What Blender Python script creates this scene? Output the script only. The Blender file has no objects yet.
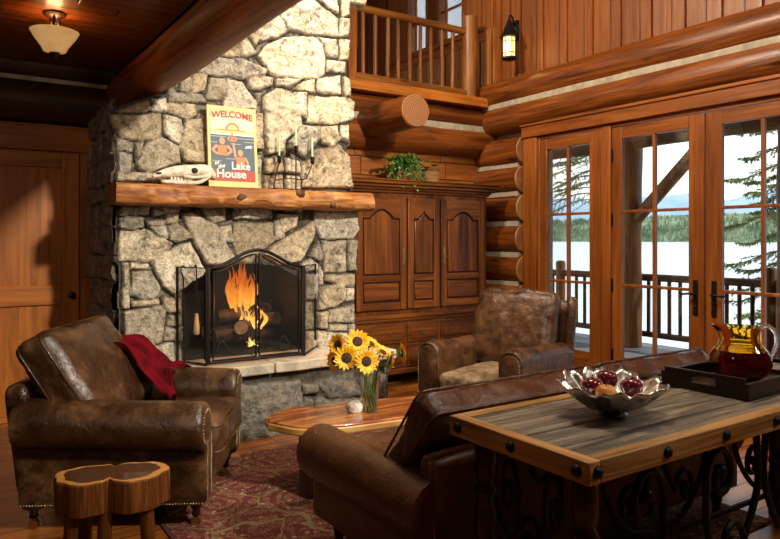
import bpy, bmesh, math, random
import numpy as np
from mathutils import Vector, Matrix, Euler, noise
sc = bpy.context.scene
col = sc.collection
R = math.radians
pi = math.pi

# ---------------------------------------------------------------- camera, world, lights, exposure
H = 1.42
cam_d = bpy.data.cameras.new('camera'); cam = bpy.data.objects.new('camera', cam_d); col.objects.link(cam)
cam.location = (0, 0, H); cam.rotation_euler = (R(90), 0, R(-33.73))
cam_d.sensor_width = 36; cam_d.lens = 36 * 674 / 780; cam_d.shift_y = -29.5 / 780; cam_d.clip_end = 9000
sc.camera = cam
sc.view_settings.view_transform = 'Standard'; sc.view_settings.look = 'None'
sc.view_settings.gamma = 1; sc.view_settings.exposure = 0.0; sc.view_settings.use_curve_mapping = False
w = bpy.data.worlds.new('world'); sc.world = w; w.use_nodes = True
wn = w.node_tree; wn.nodes.clear()
wo = wn.nodes.new('ShaderNodeOutputWorld'); wb = wn.nodes.new('ShaderNodeBackground')
wt = wn.nodes.new('ShaderNodeTexCoord'); ws = wn.nodes.new('ShaderNodeSeparateXYZ'); wr = wn.nodes.new('ShaderNodeValToRGB')
wr.color_ramp.elements[0].position = 0.0; wr.color_ramp.elements[0].color = (1.0, 0.98, 0.95, 1)
wr.color_ramp.elements[1].position = 0.6; wr.color_ramp.elements[1].color = (0.62, 0.78, 1.0, 1)
wn.links.new(wt.outputs['Generated'], ws.inputs[0]); wn.links.new(ws.outputs[2], wr.inputs[0])
wn.links.new(wr.outputs[0], wb.inputs[0]); wb.inputs[1].default_value = 1.7
wn.links.new(wb.outputs[0], wo.inputs[0])

def light(name, typ, loc, target, power, color, size=None, spread=None, spot=None, blend=.5):
    d = bpy.data.lights.new(name, typ); d.energy = power; d.color = color
    if typ == 'AREA':
        d.shape = 'DISK'; d.size = size
        if spread: d.spread = R(spread)
    elif typ == 'SPOT':
        d.spot_size = R(spot); d.spot_blend = blend; d.shadow_soft_size = size
    elif typ == 'POINT': d.shadow_soft_size = size
    o = bpy.data.objects.new(name, d); col.objects.link(o); o.location = loc
    if target is not None:
        o.rotation_euler = (Vector(target) - Vector(loc)).to_track_quat('-Z', 'Y').to_euler()
    return o
sun = light('sun', 'SUN', (30, 5, 40), (0, 3, 0), 4.0, (1, .96, .9)); sun.data.angle = R(1.0)
sun.rotation_euler = Vector((-.55, .35, -.9)).to_track_quat('-Z', 'Y').to_euler()
light('key_lamp', 'SPOT', (2.6, -1.0, 3.8), (1.55, 5.0, 2.0), 1600, (1, .89, .74), size=.16, spot=60, blend=.6)
light('side_lamp', 'SPOT', (-.9, .3, 2.3), (2.2, 5.0, 1.5), 90, (1, .88, .74), size=.25, spot=60, blend=.8)
light('loft_lamp', 'SPOT', (1.9, 4.3, 4.6), (5.0, 5.1, 2.6), 560, (1, .84, .62), size=.10, spot=115, blend=.5)
light('top_fill', 'AREA', (2.5, 2.6, 5.2), (2.0, 3.2, 0), 100, (1, .87, .70), size=1.0)  # added overhead light for arms and table tops, no fixture there
light('left_fill', 'AREA', (-.6, 1.6, 2.6), (1.4, 3.8, .4), 4, (1, .84, .66), size=.7)  # weak fill added from the left, not a fitting of the room
light('door_corner_fill', 'AREA', (3.0, .2, 4.8), (4.2, 4.4, 1.0), 50, (1, .86, .68), size=.6)  # added unseen light aimed at the corner by the doors
light('near_fill', 'AREA', (4.3, -.4, 3.0), (2.4, 1.9, .7), 22, (1, .88, .74), size=.5)  # unseen light added to brighten the console table

# ---------------------------------------------------------------- helpers
def setp(o, label=None, cat=None, group=None, kind=None):
    if label: o['label'] = label
    if cat: o['category'] = cat
    if group: o['group'] = group
    if kind: o['kind'] = kind
    return o
def empty(name, loc=(0, 0, 0), rz=0, **k):
    o = bpy.data.objects.new(name, None); col.objects.link(o); o.location = loc; o.rotation_euler = (0, 0, rz)
    o.empty_display_size = .05
    return setp(o, **k)
def copy_tree(o, parent=None):
    c = o.copy(); col.objects.link(c); c.parent = parent
    for ch in list(o.children): copy_tree(ch, c)
    return c
FW = (math.sin(R(33.73)), math.cos(R(33.73))); RT = (FW[1], -FW[0])
def ray(px, py):
    u = (px - 390) / 674; return Vector((FW[0] + u * RT[0], FW[1] + u * RT[1], (240 - py) / 674))
def onY(px, py, Y): d = ray(px, py); return Vector((0, 0, H)) + d * (Y / d.y)
def onX(px, py, X): d = ray(px, py); return Vector((0, 0, H)) + d * (X / d.x)
def onZ(px, py, Z): d = ray(px, py); return Vector((0, 0, H)) + d * ((Z - H) / d.z)
def nz(p, s=1.0, o=0.0): return noise.noise(Vector((p[0] * s + o, p[1] * s + o * .7, p[2] * s - o)))

class MB:
    def __init__(s): s.v = []; s.f = []
    def add(s, vs, fs, M=None):
        b = len(s.v)
        s.v += [tuple(M @ Vector(v)) for v in vs] if M is not None else [tuple(v) for v in vs]
        s.f += [tuple(i + b for i in f) for f in fs]; return s
    def box(s, x0, x1, y0, y1, z0, z1, M=None):
        vs = [(x, y, z) for z in (z0, z1) for y in (y0, y1) for x in (x0, x1)]
        return s.add(vs, [(0, 2, 3, 1), (4, 5, 7, 6), (0, 1, 5, 4), (2, 6, 7, 3), (0, 4, 6, 2), (1, 3, 7, 5)], M)
    def cbox(s, c, d, M=None):
        return s.box(c[0] - d[0] / 2, c[0] + d[0] / 2, c[1] - d[1] / 2, c[1] + d[1] / 2, c[2] - d[2] / 2, c[2] + d[2] / 2, M)
    def tube(s, pts, r, n=8, cap=True, M=None, jit=0, seed=0, flat=None):
        pts = [Vector(p) for p in pts]; k = len(pts)
        rr = r if isinstance(r, (list, tuple)) else [r] * k
        vs = []; fs = []; up = None
        for i, p in enumerate(pts):
            t = (pts[min(i + 1, k - 1)] - pts[max(i - 1, 0)]).normalized()
            if up is None:
                a = Vector((0, 0, 1)) if abs(t.z) < .9 else Vector((1, 0, 0)); up = (a - t * a.dot(t)).normalized()
            else:
                up = (up - t * up.dot(t)).normalized()
            sd = t.cross(up)
            for j in range(n):
                a = 2 * pi * j / n
                q = rr[i]
                if jit: q *= 1 + jit * nz(p * 1.7 + (up * math.cos(a) + sd * math.sin(a)) * 1.1, 1.0, seed)
                ux, sx = (1, 1) if flat is None else flat
                vs.append(p + (up * math.cos(a) * ux + sd * math.sin(a) * sx) * q)
        for i in range(k - 1):
            for j in range(n):
                a, b = i * n + j, i * n + (j + 1) % n
                fs.append((a, b, b + n, a + n))
        if cap: fs.append(tuple(range(n - 1, -1, -1))); fs.append(tuple((k - 1) * n + j for j in range(n)))
        return s.add(vs, fs, M)
    def cyl(s, p0, p1, r0, r1=None, n=16, M=None): return s.tube([p0, p1], [r0, r0 if r1 is None else r1], n, True, M)
    def lathe(s, prof, c=(0, 0, 0), n=24, M=None, cap=True, wob=None):
        vs = []; fs = []; k = len(prof)
        for (r, z) in prof:
            for j in range(n):
                a = 2 * pi * j / n; q = r * (wob(a, z) if wob else 1)
                vs.append((c[0] + q * math.cos(a), c[1] + q * math.sin(a), c[2] + z))
        for i in range(k - 1):
            for j in range(n):
                a, b = i * n + j, i * n + (j + 1) % n; fs.append((a, b, b + n, a + n))
        if cap: fs.append(tuple(range(n - 1, -1, -1))); fs.append(tuple((k - 1) * n + j for j in range(n)))
        return s.add(vs, fs, M)
    def prism(s, poly, a0, a1, axis='z', M=None):
        f = {'z': lambda p, q: (p[0], p[1], q), 'y': lambda p, q: (p[0], q, p[1]), 'x': lambda p, q: (q, p[0], p[1])}[axis]
        n = len(poly); vs = [f(p, a0) for p in poly] + [f(p, a1) for p in poly]
        fs = [tuple(range(n - 1, -1, -1)), tuple(range(n, 2 * n))] + [(i, (i + 1) % n, (i + 1) % n + n, i + n) for i in range(n)]
        return s.add(vs, fs, M)
    def ball(s, c, r, n=12, m=8, M=None, fn=None):
        r = r if isinstance(r, (tuple, list)) else (r, r, r)
        vs = [(0, 0, -1)]; fs = []
        for i in range(1, m):
            t = pi * i / m
            for j in range(n):
                a = 2 * pi * j / n; vs.append((math.sin(t) * math.cos(a), math.sin(t) * math.sin(a), -math.cos(t)))
        vs.append((0, 0, 1))
        if fn: vs = [fn(v) for v in vs]
        vs = [(c[0] + v[0] * r[0], c[1] + v[1] * r[1], c[2] + v[2] * r[2]) for v in vs]
        for j in range(n): fs.append((0, 1 + (j + 1) % n, 1 + j)); fs.append((len(vs) - 1, 1 + (m - 2) * n + j, 1 + (m - 2) * n + (j + 1) % n))
        for i in range(m - 2):
            for j in range(n):
                a, b = 1 + i * n + j, 1 + i * n + (j + 1) % n; fs.append((a, b, b + n, a + n))
        return s.add(vs, fs, M)
    def pillow(s, c, d, r=.05, bulge=.12, n=14, M=None, wr=.006, seed=0, crown=(0, 0, 1)):
        """soft rounded box; crown says how much each local axis swells"""
        hx, hy, hz = d[0] / 2, d[1] / 2, d[2] / 2; vs = []; fs = []; idx = {}
        def vert(g):
            if g in idx: return idx[g]
            q = [2 * t / n - 1 for t in g]
            q = [math.sin(t * pi / 2) * .35 + t * .65 for t in q]
            p = Vector((q[0] * hx, q[1] * hy, q[2] * hz)); inn = Vector((max(-hx + r, min(hx - r, p.x)), max(-hy + r, min(hy - r, p.y)), max(-hz + r, min(hz - r, p.z))))
            dl = p - inn
            if dl.length > 1e-9:
                mx = max(abs(dl.x), abs(dl.y), abs(dl.z)); p = inn + dl.normalized() * mx
            o = p.copy()
            p.x += crown[0] * bulge * (1 - q[1] ** 2) * (1 - q[2] ** 2) * hx * q[0]
            p.y += crown[1] * bulge * (1 - q[0] ** 2) * (1 - q[2] ** 2) * hy * q[1]
            p.z += crown[2] * bulge * (1 - q[0] ** 2) * (1 - q[1] ** 2) * (1 if abs(q[2]) > 0 else 0) * q[2] * max(hz, .1) * 2
            nn = Vector((q[0] ** 5, q[1] ** 5, q[2] ** 5)).normalized()
            wv = noise.noise(o * 6 + Vector((seed, seed, 0))) * wr * 2.0 + abs(noise.noise(o * 14 + Vector((seed, 3, 1)))) * wr * 1.6
            p += nn * wv
            idx[g] = len(vs); vs.append(p + Vector(c)); return idx[g]
        for ax in range(3):
            for sd in (0, n):
                for i in range(n):
                    for j in range(n):
                        q = []
                        for (a, b) in ((i, j), (i + 1, j), (i + 1, j + 1), (i, j + 1)):
                            g = [0, 0, 0]; g[ax] = sd; g[(ax + 1) % 3] = a; g[(ax + 2) % 3] = b; q.append(vert(tuple(g)))
                        fs.append(tuple(q if sd else q[::-1]))
        return s.add(vs, fs, M)
    def build(s, name, mat, parent=None, smooth=None, bevel=0, sub=0, loc=None, solid=0, segs=2, **k):
        me = bpy.data.meshes.new(name); me.from_pydata(s.v, [], s.f); me.update()
        bm = bmesh.new(); bm.from_mesh(me); bmesh.ops.recalc_face_normals(bm, faces=bm.faces); bm.to_mesh(me); bm.free()
        if mat: me.materials.append(mat)
        o = bpy.data.objects.new(name, me); col.objects.link(o)
        if parent is not None: o.parent = parent
        if loc is not None: o.location = loc
        if smooth is True: me.shade_smooth()
        elif smooth: me.shade_smooth(); me.set_sharp_from_angle(angle=R(smooth))
        if solid: m = o.modifiers.new('s', 'SOLIDIFY'); m.thickness = solid; m.offset = 0
        if bevel:
            m = o.modifiers.new('b', 'BEVEL'); m.width = bevel; m.segments = segs; m.limit_method = 'ANGLE'; m.angle_limit = R(40)
            if not smooth: me.shade_smooth(); me.set_sharp_from_angle(angle=R(35))
        if sub: m = o.modifiers.new('u', 'SUBSURF'); m.levels = sub; m.render_levels = sub
        return setp(o, **k)

def logline(p0, p1, r, seed=0, n=22, jit=.07, rings=None, taper=1.0):
    p0, p1 = Vector(p0), Vector(p1); L = (p1 - p0).length; k = rings or max(6, int(L / .18))
    pts = []
    for i in range(k + 1):
        t = i / k; p = p0.lerp(p1, t)
        b = Vector((nz((t * L * .35, seed, 1), 1, seed), nz((t * L * .35, seed, 5), 1, seed + 9), nz((t * L * .35, 2, seed), 1, seed + 4))) * r * .10
        d = (p1 - p0).normalized(); b -= d * b.dot(d); pts.append(p + b)
    return MB().tube(pts, [r * (1 + (taper - 1) * i / k) for i in range(k + 1)], n, True, jit=jit, seed=seed * 3.1)
def bez(pts, n=10):
    """Catmull-Rom through points"""
    pts = [Vector(p) for p in pts]; P = [pts[0] * 2 - pts[1]] + pts + [pts[-1] * 2 - pts[-2]]; out = []
    for i in range(1, len(P) - 2):
        for j in range(n):
            t = j / n; a, b, c, d = P[i - 1], P[i], P[i + 1], P[i + 2]
            out.append(.5 * ((2 * b) + (c - a) * t + (2 * a - 5 * b + 4 * c - d) * t * t + (3 * b - a - 3 * c + d) * t ** 3))
    out.append(P[-2]); return out

# ---------------------------------------------------------------- materials
class NT:
    def __init__(s, name):
        s.m = bpy.data.materials.new(name); s.m.use_nodes = True; s.t = s.m.node_tree; s.t.nodes.clear()
        s.out = s.n('ShaderNodeOutputMaterial')
    def n(s, typ, ins=None, **k):
        nd = s.t.nodes.new(typ)
        for a, b in k.items(): setattr(nd, a, b)
        if ins:
            for a, b in ins.items():
                if isinstance(b, bpy.types.NodeSocket): s.t.links.new(b, nd.inputs[a])
                else: nd.inputs[a].default_value = b
        return nd
    def math(s, op, a, b=0.0): return s.n('ShaderNodeMath', {0: a, 1: b}, operation=op).outputs[0]
    def ramp(s, fac, stops, interp='LINEAR'):
        r = s.n('ShaderNodeValToRGB', {0: fac}); r.color_ramp.interpolation = interp; e = r.color_ramp.elements
        while len(e) < len(stops): e.new(.5)
        for i, (p, c) in enumerate(stops): e[i].position = p; e[i].color = (*c, 1) if len(c) == 3 else c
        return r.outputs[0]
    def mix(s, fac, a, b, mode='MIX'):
        m = s.n('ShaderNodeMix', data_type='RGBA', blend_type=mode)
        for i, v in ((0, fac), (6, a), (7, b)):
            if isinstance(v, bpy.types.NodeSocket): s.t.links.new(v, m.inputs[i])
            else: m.inputs[i].default_value = v if i == 0 else ((*v, 1) if len(v) == 3 else v)
        return m.outputs[2]
    def coord(s, scale=(1, 1, 1), kind='Object', loc=(0, 0, 0), rot=(0, 0, 0)):
        c = s.n('ShaderNodeTexCoord').outputs[kind]
        return s.n('ShaderNodeMapping', {'Vector': c, 'Scale': scale, 'Location': loc, 'Rotation': rot}).outputs[0]
    def noise(s, vec, scale, detail=5, rough=.55, dist=0): return s.n('ShaderNodeTexNoise', {'Vector': vec, 'Scale': scale, 'Detail': detail, 'Roughness': rough, 'Distortion': dist}).outputs[0]
    def princ(s, color, rough=.5, metal=0, bump=None, bstr=.3, bdist=.01, **k):
        p = s.n('ShaderNodeBsdfPrincipled', {'Base Color': color if isinstance(color, bpy.types.NodeSocket) else (*color, 1), 'Roughness': rough, 'Metallic': metal})
        for a, b in k.items(): 
            kk = a.replace('_', ' ')
            if isinstance(b, bpy.types.NodeSocket): s.t.links.new(b, p.inputs[kk])
            else: p.inputs[kk].default_value = b
        if bump is not None:
            b = s.n('ShaderNodeBump', {'Height': bump, 'Strength': bstr, 'Distance': bdist}); s.t.links.new(b.outputs[0], p.inputs['Normal'])
        s.t.links.new(p.outputs[0], s.out.inputs[0]); return s.m
def plain(name, c, rough=.5, metal=0, **k): return NT(name).princ(c, rough, metal, **k)
WT = lambda c: (c[0] * .78, c[1] * .68, c[2] * .42)
def wood(name, dark, mid, light, axis='x', s=1.0, rough=.42, bstr=.25, knots=True, coat=0.0):
    dark, mid, light = WT(dark), WT(mid), WT(light); dark = tuple(q * .8 for q in dark)
    t = NT(name); a = {'x': 0, 'y': 1, 'z': 2}[axis]
    sc_ = [16 * s] * 3; sc_[a] = 1.0 * s
    n1 = t.noise(t.coord(tuple(sc_)), 1, 6, .62, 1.2)
    sc2 = [2.2 * s] * 3; sc2[a] = .6 * s
    n2 = t.noise(t.coord(tuple(sc2), loc=(3, 1, 7)), 1, 3, .5, .4)
    c = t.ramp(n1, [(.28, dark), (.5, mid), (.74, light)])
    c = t.mix(.75, c, t.ramp(n2, [(.3, (.55, .5, .45)), (.62, (1.15, 1.1, 1.05))]), 'MULTIPLY')
    if knots:
        sk = [5.0] * 3; sk[a] = 1.6
        v = t.n('ShaderNodeTexVoronoi', {'Vector': t.coord(tuple(sk)), 'Scale': 1.0}).outputs[0]
        c = t.mix(t.ramp(v, [(.06, (.8, .8, .8)), (.13, (0, 0, 0))]), c, tuple(x * .35 for x in dark))
    sc3 = [60] * 3; sc3[a] = 3
    n3 = t.noise(t.coord(tuple(sc3)), 1, 3)
    return t.princ(c, rough, bump=t.math('ADD', n1, t.math('MULTIPLY', n3, .4)), bstr=bstr, bdist=.008, Coat_Weight=coat, Coat_Roughness=.25, Specular_IOR_Level=.32)
def planks(name, dark, mid, light, along='x', across='y', width=.13, length=2.2, rough=.35, groove=.02, var=.45, bstr=.5, grooved=(.2, .15, .1), coat=0.0):
    if 'deck' not in name: dark, mid, light = WT(dark), WT(mid), WT(light)
    t = NT(name); xyz = t.n('ShaderNodeSeparateXYZ', {0: t.coord()}); A = {'x': 0, 'y': 1, 'z': 2}
    al, ac = xyz.outputs[A[along]], xyz.outputs[A[across]]
    q = t.math('DIVIDE', ac, width); idx = t.math('FLOOR', q); fr = t.math('SUBTRACT', q, idx)
    r1 = t.n('ShaderNodeTexWhiteNoise', {'W': idx}, noise_dimensions='1D').outputs[0]
    q2 = t.math('ADD', t.math('DIVIDE', al, length), t.math('MULTIPLY', r1, 7.3)); id2 = t.math('FLOOR', q2); fr2 = t.math('SUBTRACT', q2, id2)
    r2 = t.n('ShaderNodeTexWhiteNoise', {'W': t.math('ADD', t.math('MULTIPLY', idx, 13.7), id2)}, noise_dimensions='1D').outputs[0]
    cv = t.n('ShaderNodeCombineXYZ', {0: t.math('MULTIPLY', al, 1.3), 1: t.math('MULTIPLY', ac, 22.0), 2: t.math('MULTIPLY', r2, 50.0)}).outputs[0]
    n1 = t.noise(cv, 1, 6, .6, 1.0)
    c = t.ramp(n1, [(.28, dark), (.5, mid), (.74, light)])
    c = t.mix(var, c, t.ramp(r2, [(0, (.45, .4, .38)), (1, (1.25, 1.2, 1.15))]), 'MULTIPLY')
    e = t.math('MINIMUM', fr, t.math('SUBTRACT', 1.0, fr)); e2 = t.math('MINIMUM', fr2, t.math('SUBTRACT', 1.0, fr2))
    g = t.ramp(t.math('MINIMUM', e, t.math('MULTIPLY', e2, length / width)), [(0, (1, 1, 1)), (groove, (1, 1, 1)), (groove * 1.8, (0, 0, 0))])
    c = t.mix(g, c, tuple(a * b for a, b in zip(dark, grooved)))
    h = t.math('SUBTRACT', t.math('MULTIPLY', n1, .25), g)
    return t.princ(c, rough, bump=h, bstr=bstr, bdist=.01, Coat_Weight=coat, Coat_Roughness=.2, Specular_IOR_Level=.4)
def leather(name, dark, mid, light, rough=.36, s=1.0, lo=.34, hi=.68):
    t = NT(name); v = t.coord()
    n1 = t.noise(v, 5.5 * s, 6, .62, .5); n2 = t.noise(v, 26 * s, 4, .6); n4 = t.noise(v, 2.2 * s, 3, .5, .3)
    c = t.ramp(t.math('ADD', t.math('MULTIPLY', n1, .7), t.math('MULTIPLY', n4, .3)), [(lo, dark), (.5, mid), (hi, light)])
    c = t.mix(.5, c, t.ramp(n2, [(.3, (.6, .58, .55)), (.65, (1.3, 1.12, .9))]), 'MULTIPLY')
    ve = t.n('ShaderNodeTexVoronoi', {'Vector': v, 'Scale': 85.0}, feature='DISTANCE_TO_EDGE').outputs[0]
    w_ = t.noise(t.coord((1, 1, 1), loc=(2, 5, 1)), 13 * s, 5, .6, 1.2)
    h = t.math('ADD', t.math('MULTIPLY', t.math('MINIMUM', ve, .15), .8), t.math('MULTIPLY', w_, 1.6))
    rr = t.n('ShaderNodeMapRange', {0: n1, 1: .3, 2: .7, 3: rough - .08, 4: rough + .14}).outputs[0]
    return t.princ(c, rr, bump=h, bstr=.35, bdist=.012, Coat_Weight=.08, Coat_Roughness=.25, Specular_IOR_Level=.42)
def attr_stone(name, rough=.85):
    t = NT(name); v = t.coord()
    a = t.n('ShaderNodeAttribute', attribute_name='tone').outputs['Color']
    n1 = t.noise(v, 14, 7, .7, .6); n2 = t.noise(v, 60, 4, .7); n3 = t.noise(t.coord(loc=(4, 2, 9)), 5, 4, .6, .4)
    c = t.mix(.95, a, t.ramp(n1, [(.34, (.22, .20, .17)), (.44, (.80, .78, .74)), (.60, (1.30, 1.28, 1.24))]), 'MULTIPLY')
    c = t.mix(.7, c, t.ramp(n2, [(.36, (.35, .33, .30)), (.5, (1.02, 1.0, .98)), (.66, (1.3, 1.28, 1.25))]), 'MULTIPLY')
    c = t.mix(t.ramp(n3, [(.56, (0, 0, 0)), (.72, (.5, .5, .5))]), c, (.42, .33, .2), 'MIX')
    h = t.math('ADD', n1, t.math('MULTIPLY', n2, .35))
    return t.princ(c, rough, bump=h, bstr=1.0, bdist=.035)

LOG = lambda nm, ax: wood(nm, (.06, .017, .006), (.23, .072, .018), (.42, .155, .045), ax, 1.0, .36, .6, coat=.12)
m_logx = LOG('log_wood_x', 'x'); m_logy = LOG('log_wood_y', 'y'); m_logz = wood('log_wood_z', (.10, .035, .012), (.25, .09, .028), (.42, .18, .06), 'z', 1.3, .4, .3)
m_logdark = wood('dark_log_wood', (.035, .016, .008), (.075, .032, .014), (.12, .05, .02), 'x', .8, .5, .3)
m_beam = wood('ceiling_beam_wood', (.12, .032, .010), (.34, .10, .028), (.56, .19, .06), 'y', .9, .5, .35, knots=False)
m_fir_x = wood('fir_wood_x', (.30, .105, .024), (.50, .19, .045), (.66, .29, .085), 'x', .9, .36, .12, knots=False)
m_fir_y = wood('fir_wood_y', (.19, .06, .016), (.34, .115, .030), (.50, .20, .06), 'y', .9, .36, .12, knots=False)
m_fir_z = wood('fir_wood_z', (.19, .06, .016), (.34, .115, .030), (.50, .20, .06), 'z', .9, .36, .12, knots=False)
m_ldoor = wood('left_door_wood', (.42, .145, .035), (.62, .23, .055), (.78, .32, .09), 'z', .8, .4, .08, knots=False)
m_ldoorx = wood('left_door_wood_x', (.42, .145, .035), (.62, .23, .055), (.78, .32, .09), 'x', .8, .4, .08, knots=False)
m_board_x = planks('wall_board', (.26, .085, .02), (.44, .16, .04), (.60, .25, .07), 'x', 'z', .19, 1.1, .42, .02, .4)
m_board_z = planks('upper_board', (.17, .055, .015), (.28, .095, .026), (.40, .15, .045), 'z', 'y', .32, 9, .45, .01, .35)
m_loft_z = planks('loft_board', (.30, .11, .035), (.50, .21, .07), (.66, .31, .12), 'z', 'y', .11, 9, .45, .03, .3)
m_ceil = planks('ceiling_board', (.17, .05, .012), (.28, .09, .022), (.38, .135, .036), 'x', 'y', .11, 3, .38, .04, .35)
m_floor = planks('floor_board', (.26, .085, .022), (.44, .165, .045), (.60, .26, .08), 'x', 'y', .125, 1.9, .25, .015, .55, coat=.25)
m_deck = planks('deck_board', (.09, .10, .11), (.16, .17, .185), (.24, .25, .27), 'y', 'x', .14, 4, .6, .05, .25)
m_chink = NT('chinking'); m_chink = m_chink.princ(m_chink.ramp(m_chink.noise(m_chink.coord(), 12, 4), [(.3, (.30, .25, .18)), (.7, (.48, .41, .31))]), .9)
m_stone = attr_stone('fieldstone')
m_armo = wood('armoire_wood', (.03, .008, .003), (.16, .054, .013), (.36, .14, .034), 'z', .7, .36, .15, knots=False, coat=.05)
m_armox = wood('armoire_wood_x', (.03, .008, .003), (.15, .05, .012), (.34, .13, .032), 'x', .7, .36, .15, knots=False, coat=.05)
m_mantel = wood('mantel_wood', (.10, .026, .010), (.40, .165, .06), (.78, .48, .26), 'x', 1.1, .5, 1.0)
m_iron = plain('black_iron', (.018, .017, .017), .45, .7)
m_irond = plain('dark_iron', (.012, .010, .009), .5, .6)
m_bronze = plain('dark_bronze', (.05, .03, .018), .4, .8)
m_brass = plain('aged_brass', (.30, .2, .09), .38, .9)
m_lea_l = leather('leather_brown', (.012, .005, .002), (.045, .019, .007), (.17, .088, .038), .27)
m_lea_seat = leather('leather_worn', (.07, .042, .022), (.20, .135, .08), (.42, .32, .21), .42, 3.0)
m_lea_r = leather('leather_glossy', (.016, .007, .004), (.066, .028, .011), (.15, .07, .03), .27, 1.8, .32, .70)
m_lea_s = leather('leather_cognac', (.050, .016, .006), (.100, .036, .012), (.155, .062, .022), .36, .8)
m_lea_c = leather('leather_cushion', (.030, .011, .007), (.085, .033, .016), (.19, .085, .045), .22, 1.3, .30, .76)
m_nail = plain('nailhead_brass', (.45, .34, .2), .3, 1)

# ================================================================ THE ROOM
ST = dict(kind='structure')
MB().box(-2.6, 5.2, -3, 6.0, -.1, 0).build('floor', m_floor, **ST)
MB().box(-2.6, 1.28, -3, 6.15, 2.80, 2.9).build('ceiling', m_ceil, label='low ceiling of narrow stained boards', **ST)
MB().box(1.2, 5.5, -3.1, 8.2, 6.0, 6.1).build('ceiling', m_ceil, label='high ceiling over the great room', **ST)
MB().box(1.22, 1.30, -3, 4.95, 2.80, 6.0).box(1.22, 1.30, 4.95, 6.1, 2.80, 6.0).build('wall_upper_left', m_board_z, **ST)
MB().box(-2.7, -2.6, -3, 6.1, 0, 2.8).build('wall_left', m_board_z, **ST)
MB().box(-2.7, 5.4, -3.1, -3, 0, 6.0).build('wall_front', m_board_z, **ST)
# back wall: board face with logs and chinking above it
wbk = empty('wall_back', (0, 0, 0), kind='structure')
MB().box(.95, 2.9, 6.0, 6.12, 0, 2.95).box(2.9, 5.3, 5.9, 6.12, 0, 2.95).build('wall_board', m_board_x, wbk)
MB().box(-2.6, -.05, 6.0, 6.12, 0, 2.8).build('wall_board', m_board_x, wbk)
MB().box(-.05, .95, 6.0, 6.12, 2.12, 2.8).build('wall_board', m_board_x, wbk)
for i, (z, r) in enumerate(((2.515, .165), (2.785, .125))):
    logline((2.6, 5.87, z), (5.35, 5.87, z), r, 3 + i).build('log', m_logx, wbk, smooth=50)
MB().box(2.6, 5.3, 5.76, 5.9, 2.63, 2.70).build('chinking', m_chink, wbk)
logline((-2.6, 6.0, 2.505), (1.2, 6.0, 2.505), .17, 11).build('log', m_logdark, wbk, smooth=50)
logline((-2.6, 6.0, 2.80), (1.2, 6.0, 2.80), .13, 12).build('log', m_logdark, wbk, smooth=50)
MB().box(-2.6, 1.2, 5.885, 5.98, 2.655, 2.69).build('chinking', m_chink, wbk)
# loft
lf = empty('floor_loft', (0, 0, 0), kind='structure')
MB().box(1.3, 5.3, 5.85, 8.0, 2.88, 3.0).build('floor_slab', m_floor, lf)
MB().box(2.9, 5.12, 5.68, 5.86, 2.905, 3.01).build('edge_board', m_fir_x, lf, bevel=.006)
MB().box(1.3, 5.4, 8.0, 8.1, 2.9, 6).build('wall_loft_back', planks('red_board', (.11, .03, .010), (.20, .055, .016), (.28, .085, .026), 'z', 'x', .16, 9, .45, .03, .3), **ST)
lw = empty('window_3', (0, 0, 0), label='dark loft window at the back of the landing', kind='structure')
m_darkglass = plain('dark_glass', (.02, .03, .035), .08)
MB().box(4.22, 4.70, 7.97, 7.985, 4.16, 5.3).build('pane', m_darkglass, lw)
w3 = MB().box(4.15, 4.22, 7.93, 8, 4.08, 5.4).box(4.70, 4.77, 7.93, 8, 4.08, 5.4).box(4.15, 4.77, 7.92, 8, 4.05, 4.14).box(4.44, 4.47, 7.95, 8, 4.14, 5.3).box(4.22, 4.7, 7.95, 8, 4.6, 4.63)
w3.build('window_frame', m_fir_z, lw, bevel=.005)
# right wall
wr_ = empty('wall_right', (0, 0, 0), kind='structure')
m_x0, m_x1 = 5.3, 5.42
up = MB()
up.box(m_x0, m_x1, -3, 6.27, 3.1, 6).box(m_x0, m_x1, 6.27, 7.5, 3.0, 3.86).box(m_x0, m_x1, 6.27, 7.5, 5.3, 6).box(m_x0, m_x1, 6.82, 7.0, 3.86, 5.3).box(m_x0, m_x1, 7.5, 8.1, 3.0, 6)
up.build('wall_board', m_board_z, wr_)
MB().box(5.275, 5.3, 5.75, 7.95, 3.0, 3.86).build('wainscot', m_loft_z, wr_)
bt = MB()
for k in range(-8, 8): bt.box(5.275, 5.302, 5.02 + .325 * k - .012, 5.02 + .325 * k + .012, 3.15, 6)
for k in range(0, 3): bt.box(5.275, 5.302, 5.5 + .14 * k, 5.52 + .14 * k, 3.15, 6)
bt.build('batten', m_fir_z, wr_)
MB().box(5.29, 5.42, 5.0, 6.12, 0, 3.2).box(5.29, 5.42, -3, 1.15, 0, 3.2).box(5.29, 5.42, 1.15, 5.0, 2.62, 3.2).build('wall_core', m_chink, wr_)
logline((5.26, 6.1, 3.045), (5.26, -3, 3.045), .165, 21, jit=.05, n=28).build('log', m_logy, wr_, smooth=50)
logline((5.26, 6.1, 2.765), (5.26, -3, 2.765), .165, 22, jit=.05, n=28).build('log', m_logy, wr_, smooth=50)
MB().box(5.135, 5.28, -3, 6.0, 2.875, 2.935).build('chinking', m_chink, wr_)
m_cut = NT('cut_log_end')
_v = m_cut.coord(); _r = m_cut.n('ShaderNodeTexNoise', {'Vector': _v, 'Scale': 9.0, 'Detail': 4.0}).outputs[0]
m_cut = m_cut.princ(m_cut.ramp(_r, [(.3, (.24, .09, .03)), (.7, (.42, .19, .07))]), .55)
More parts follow.
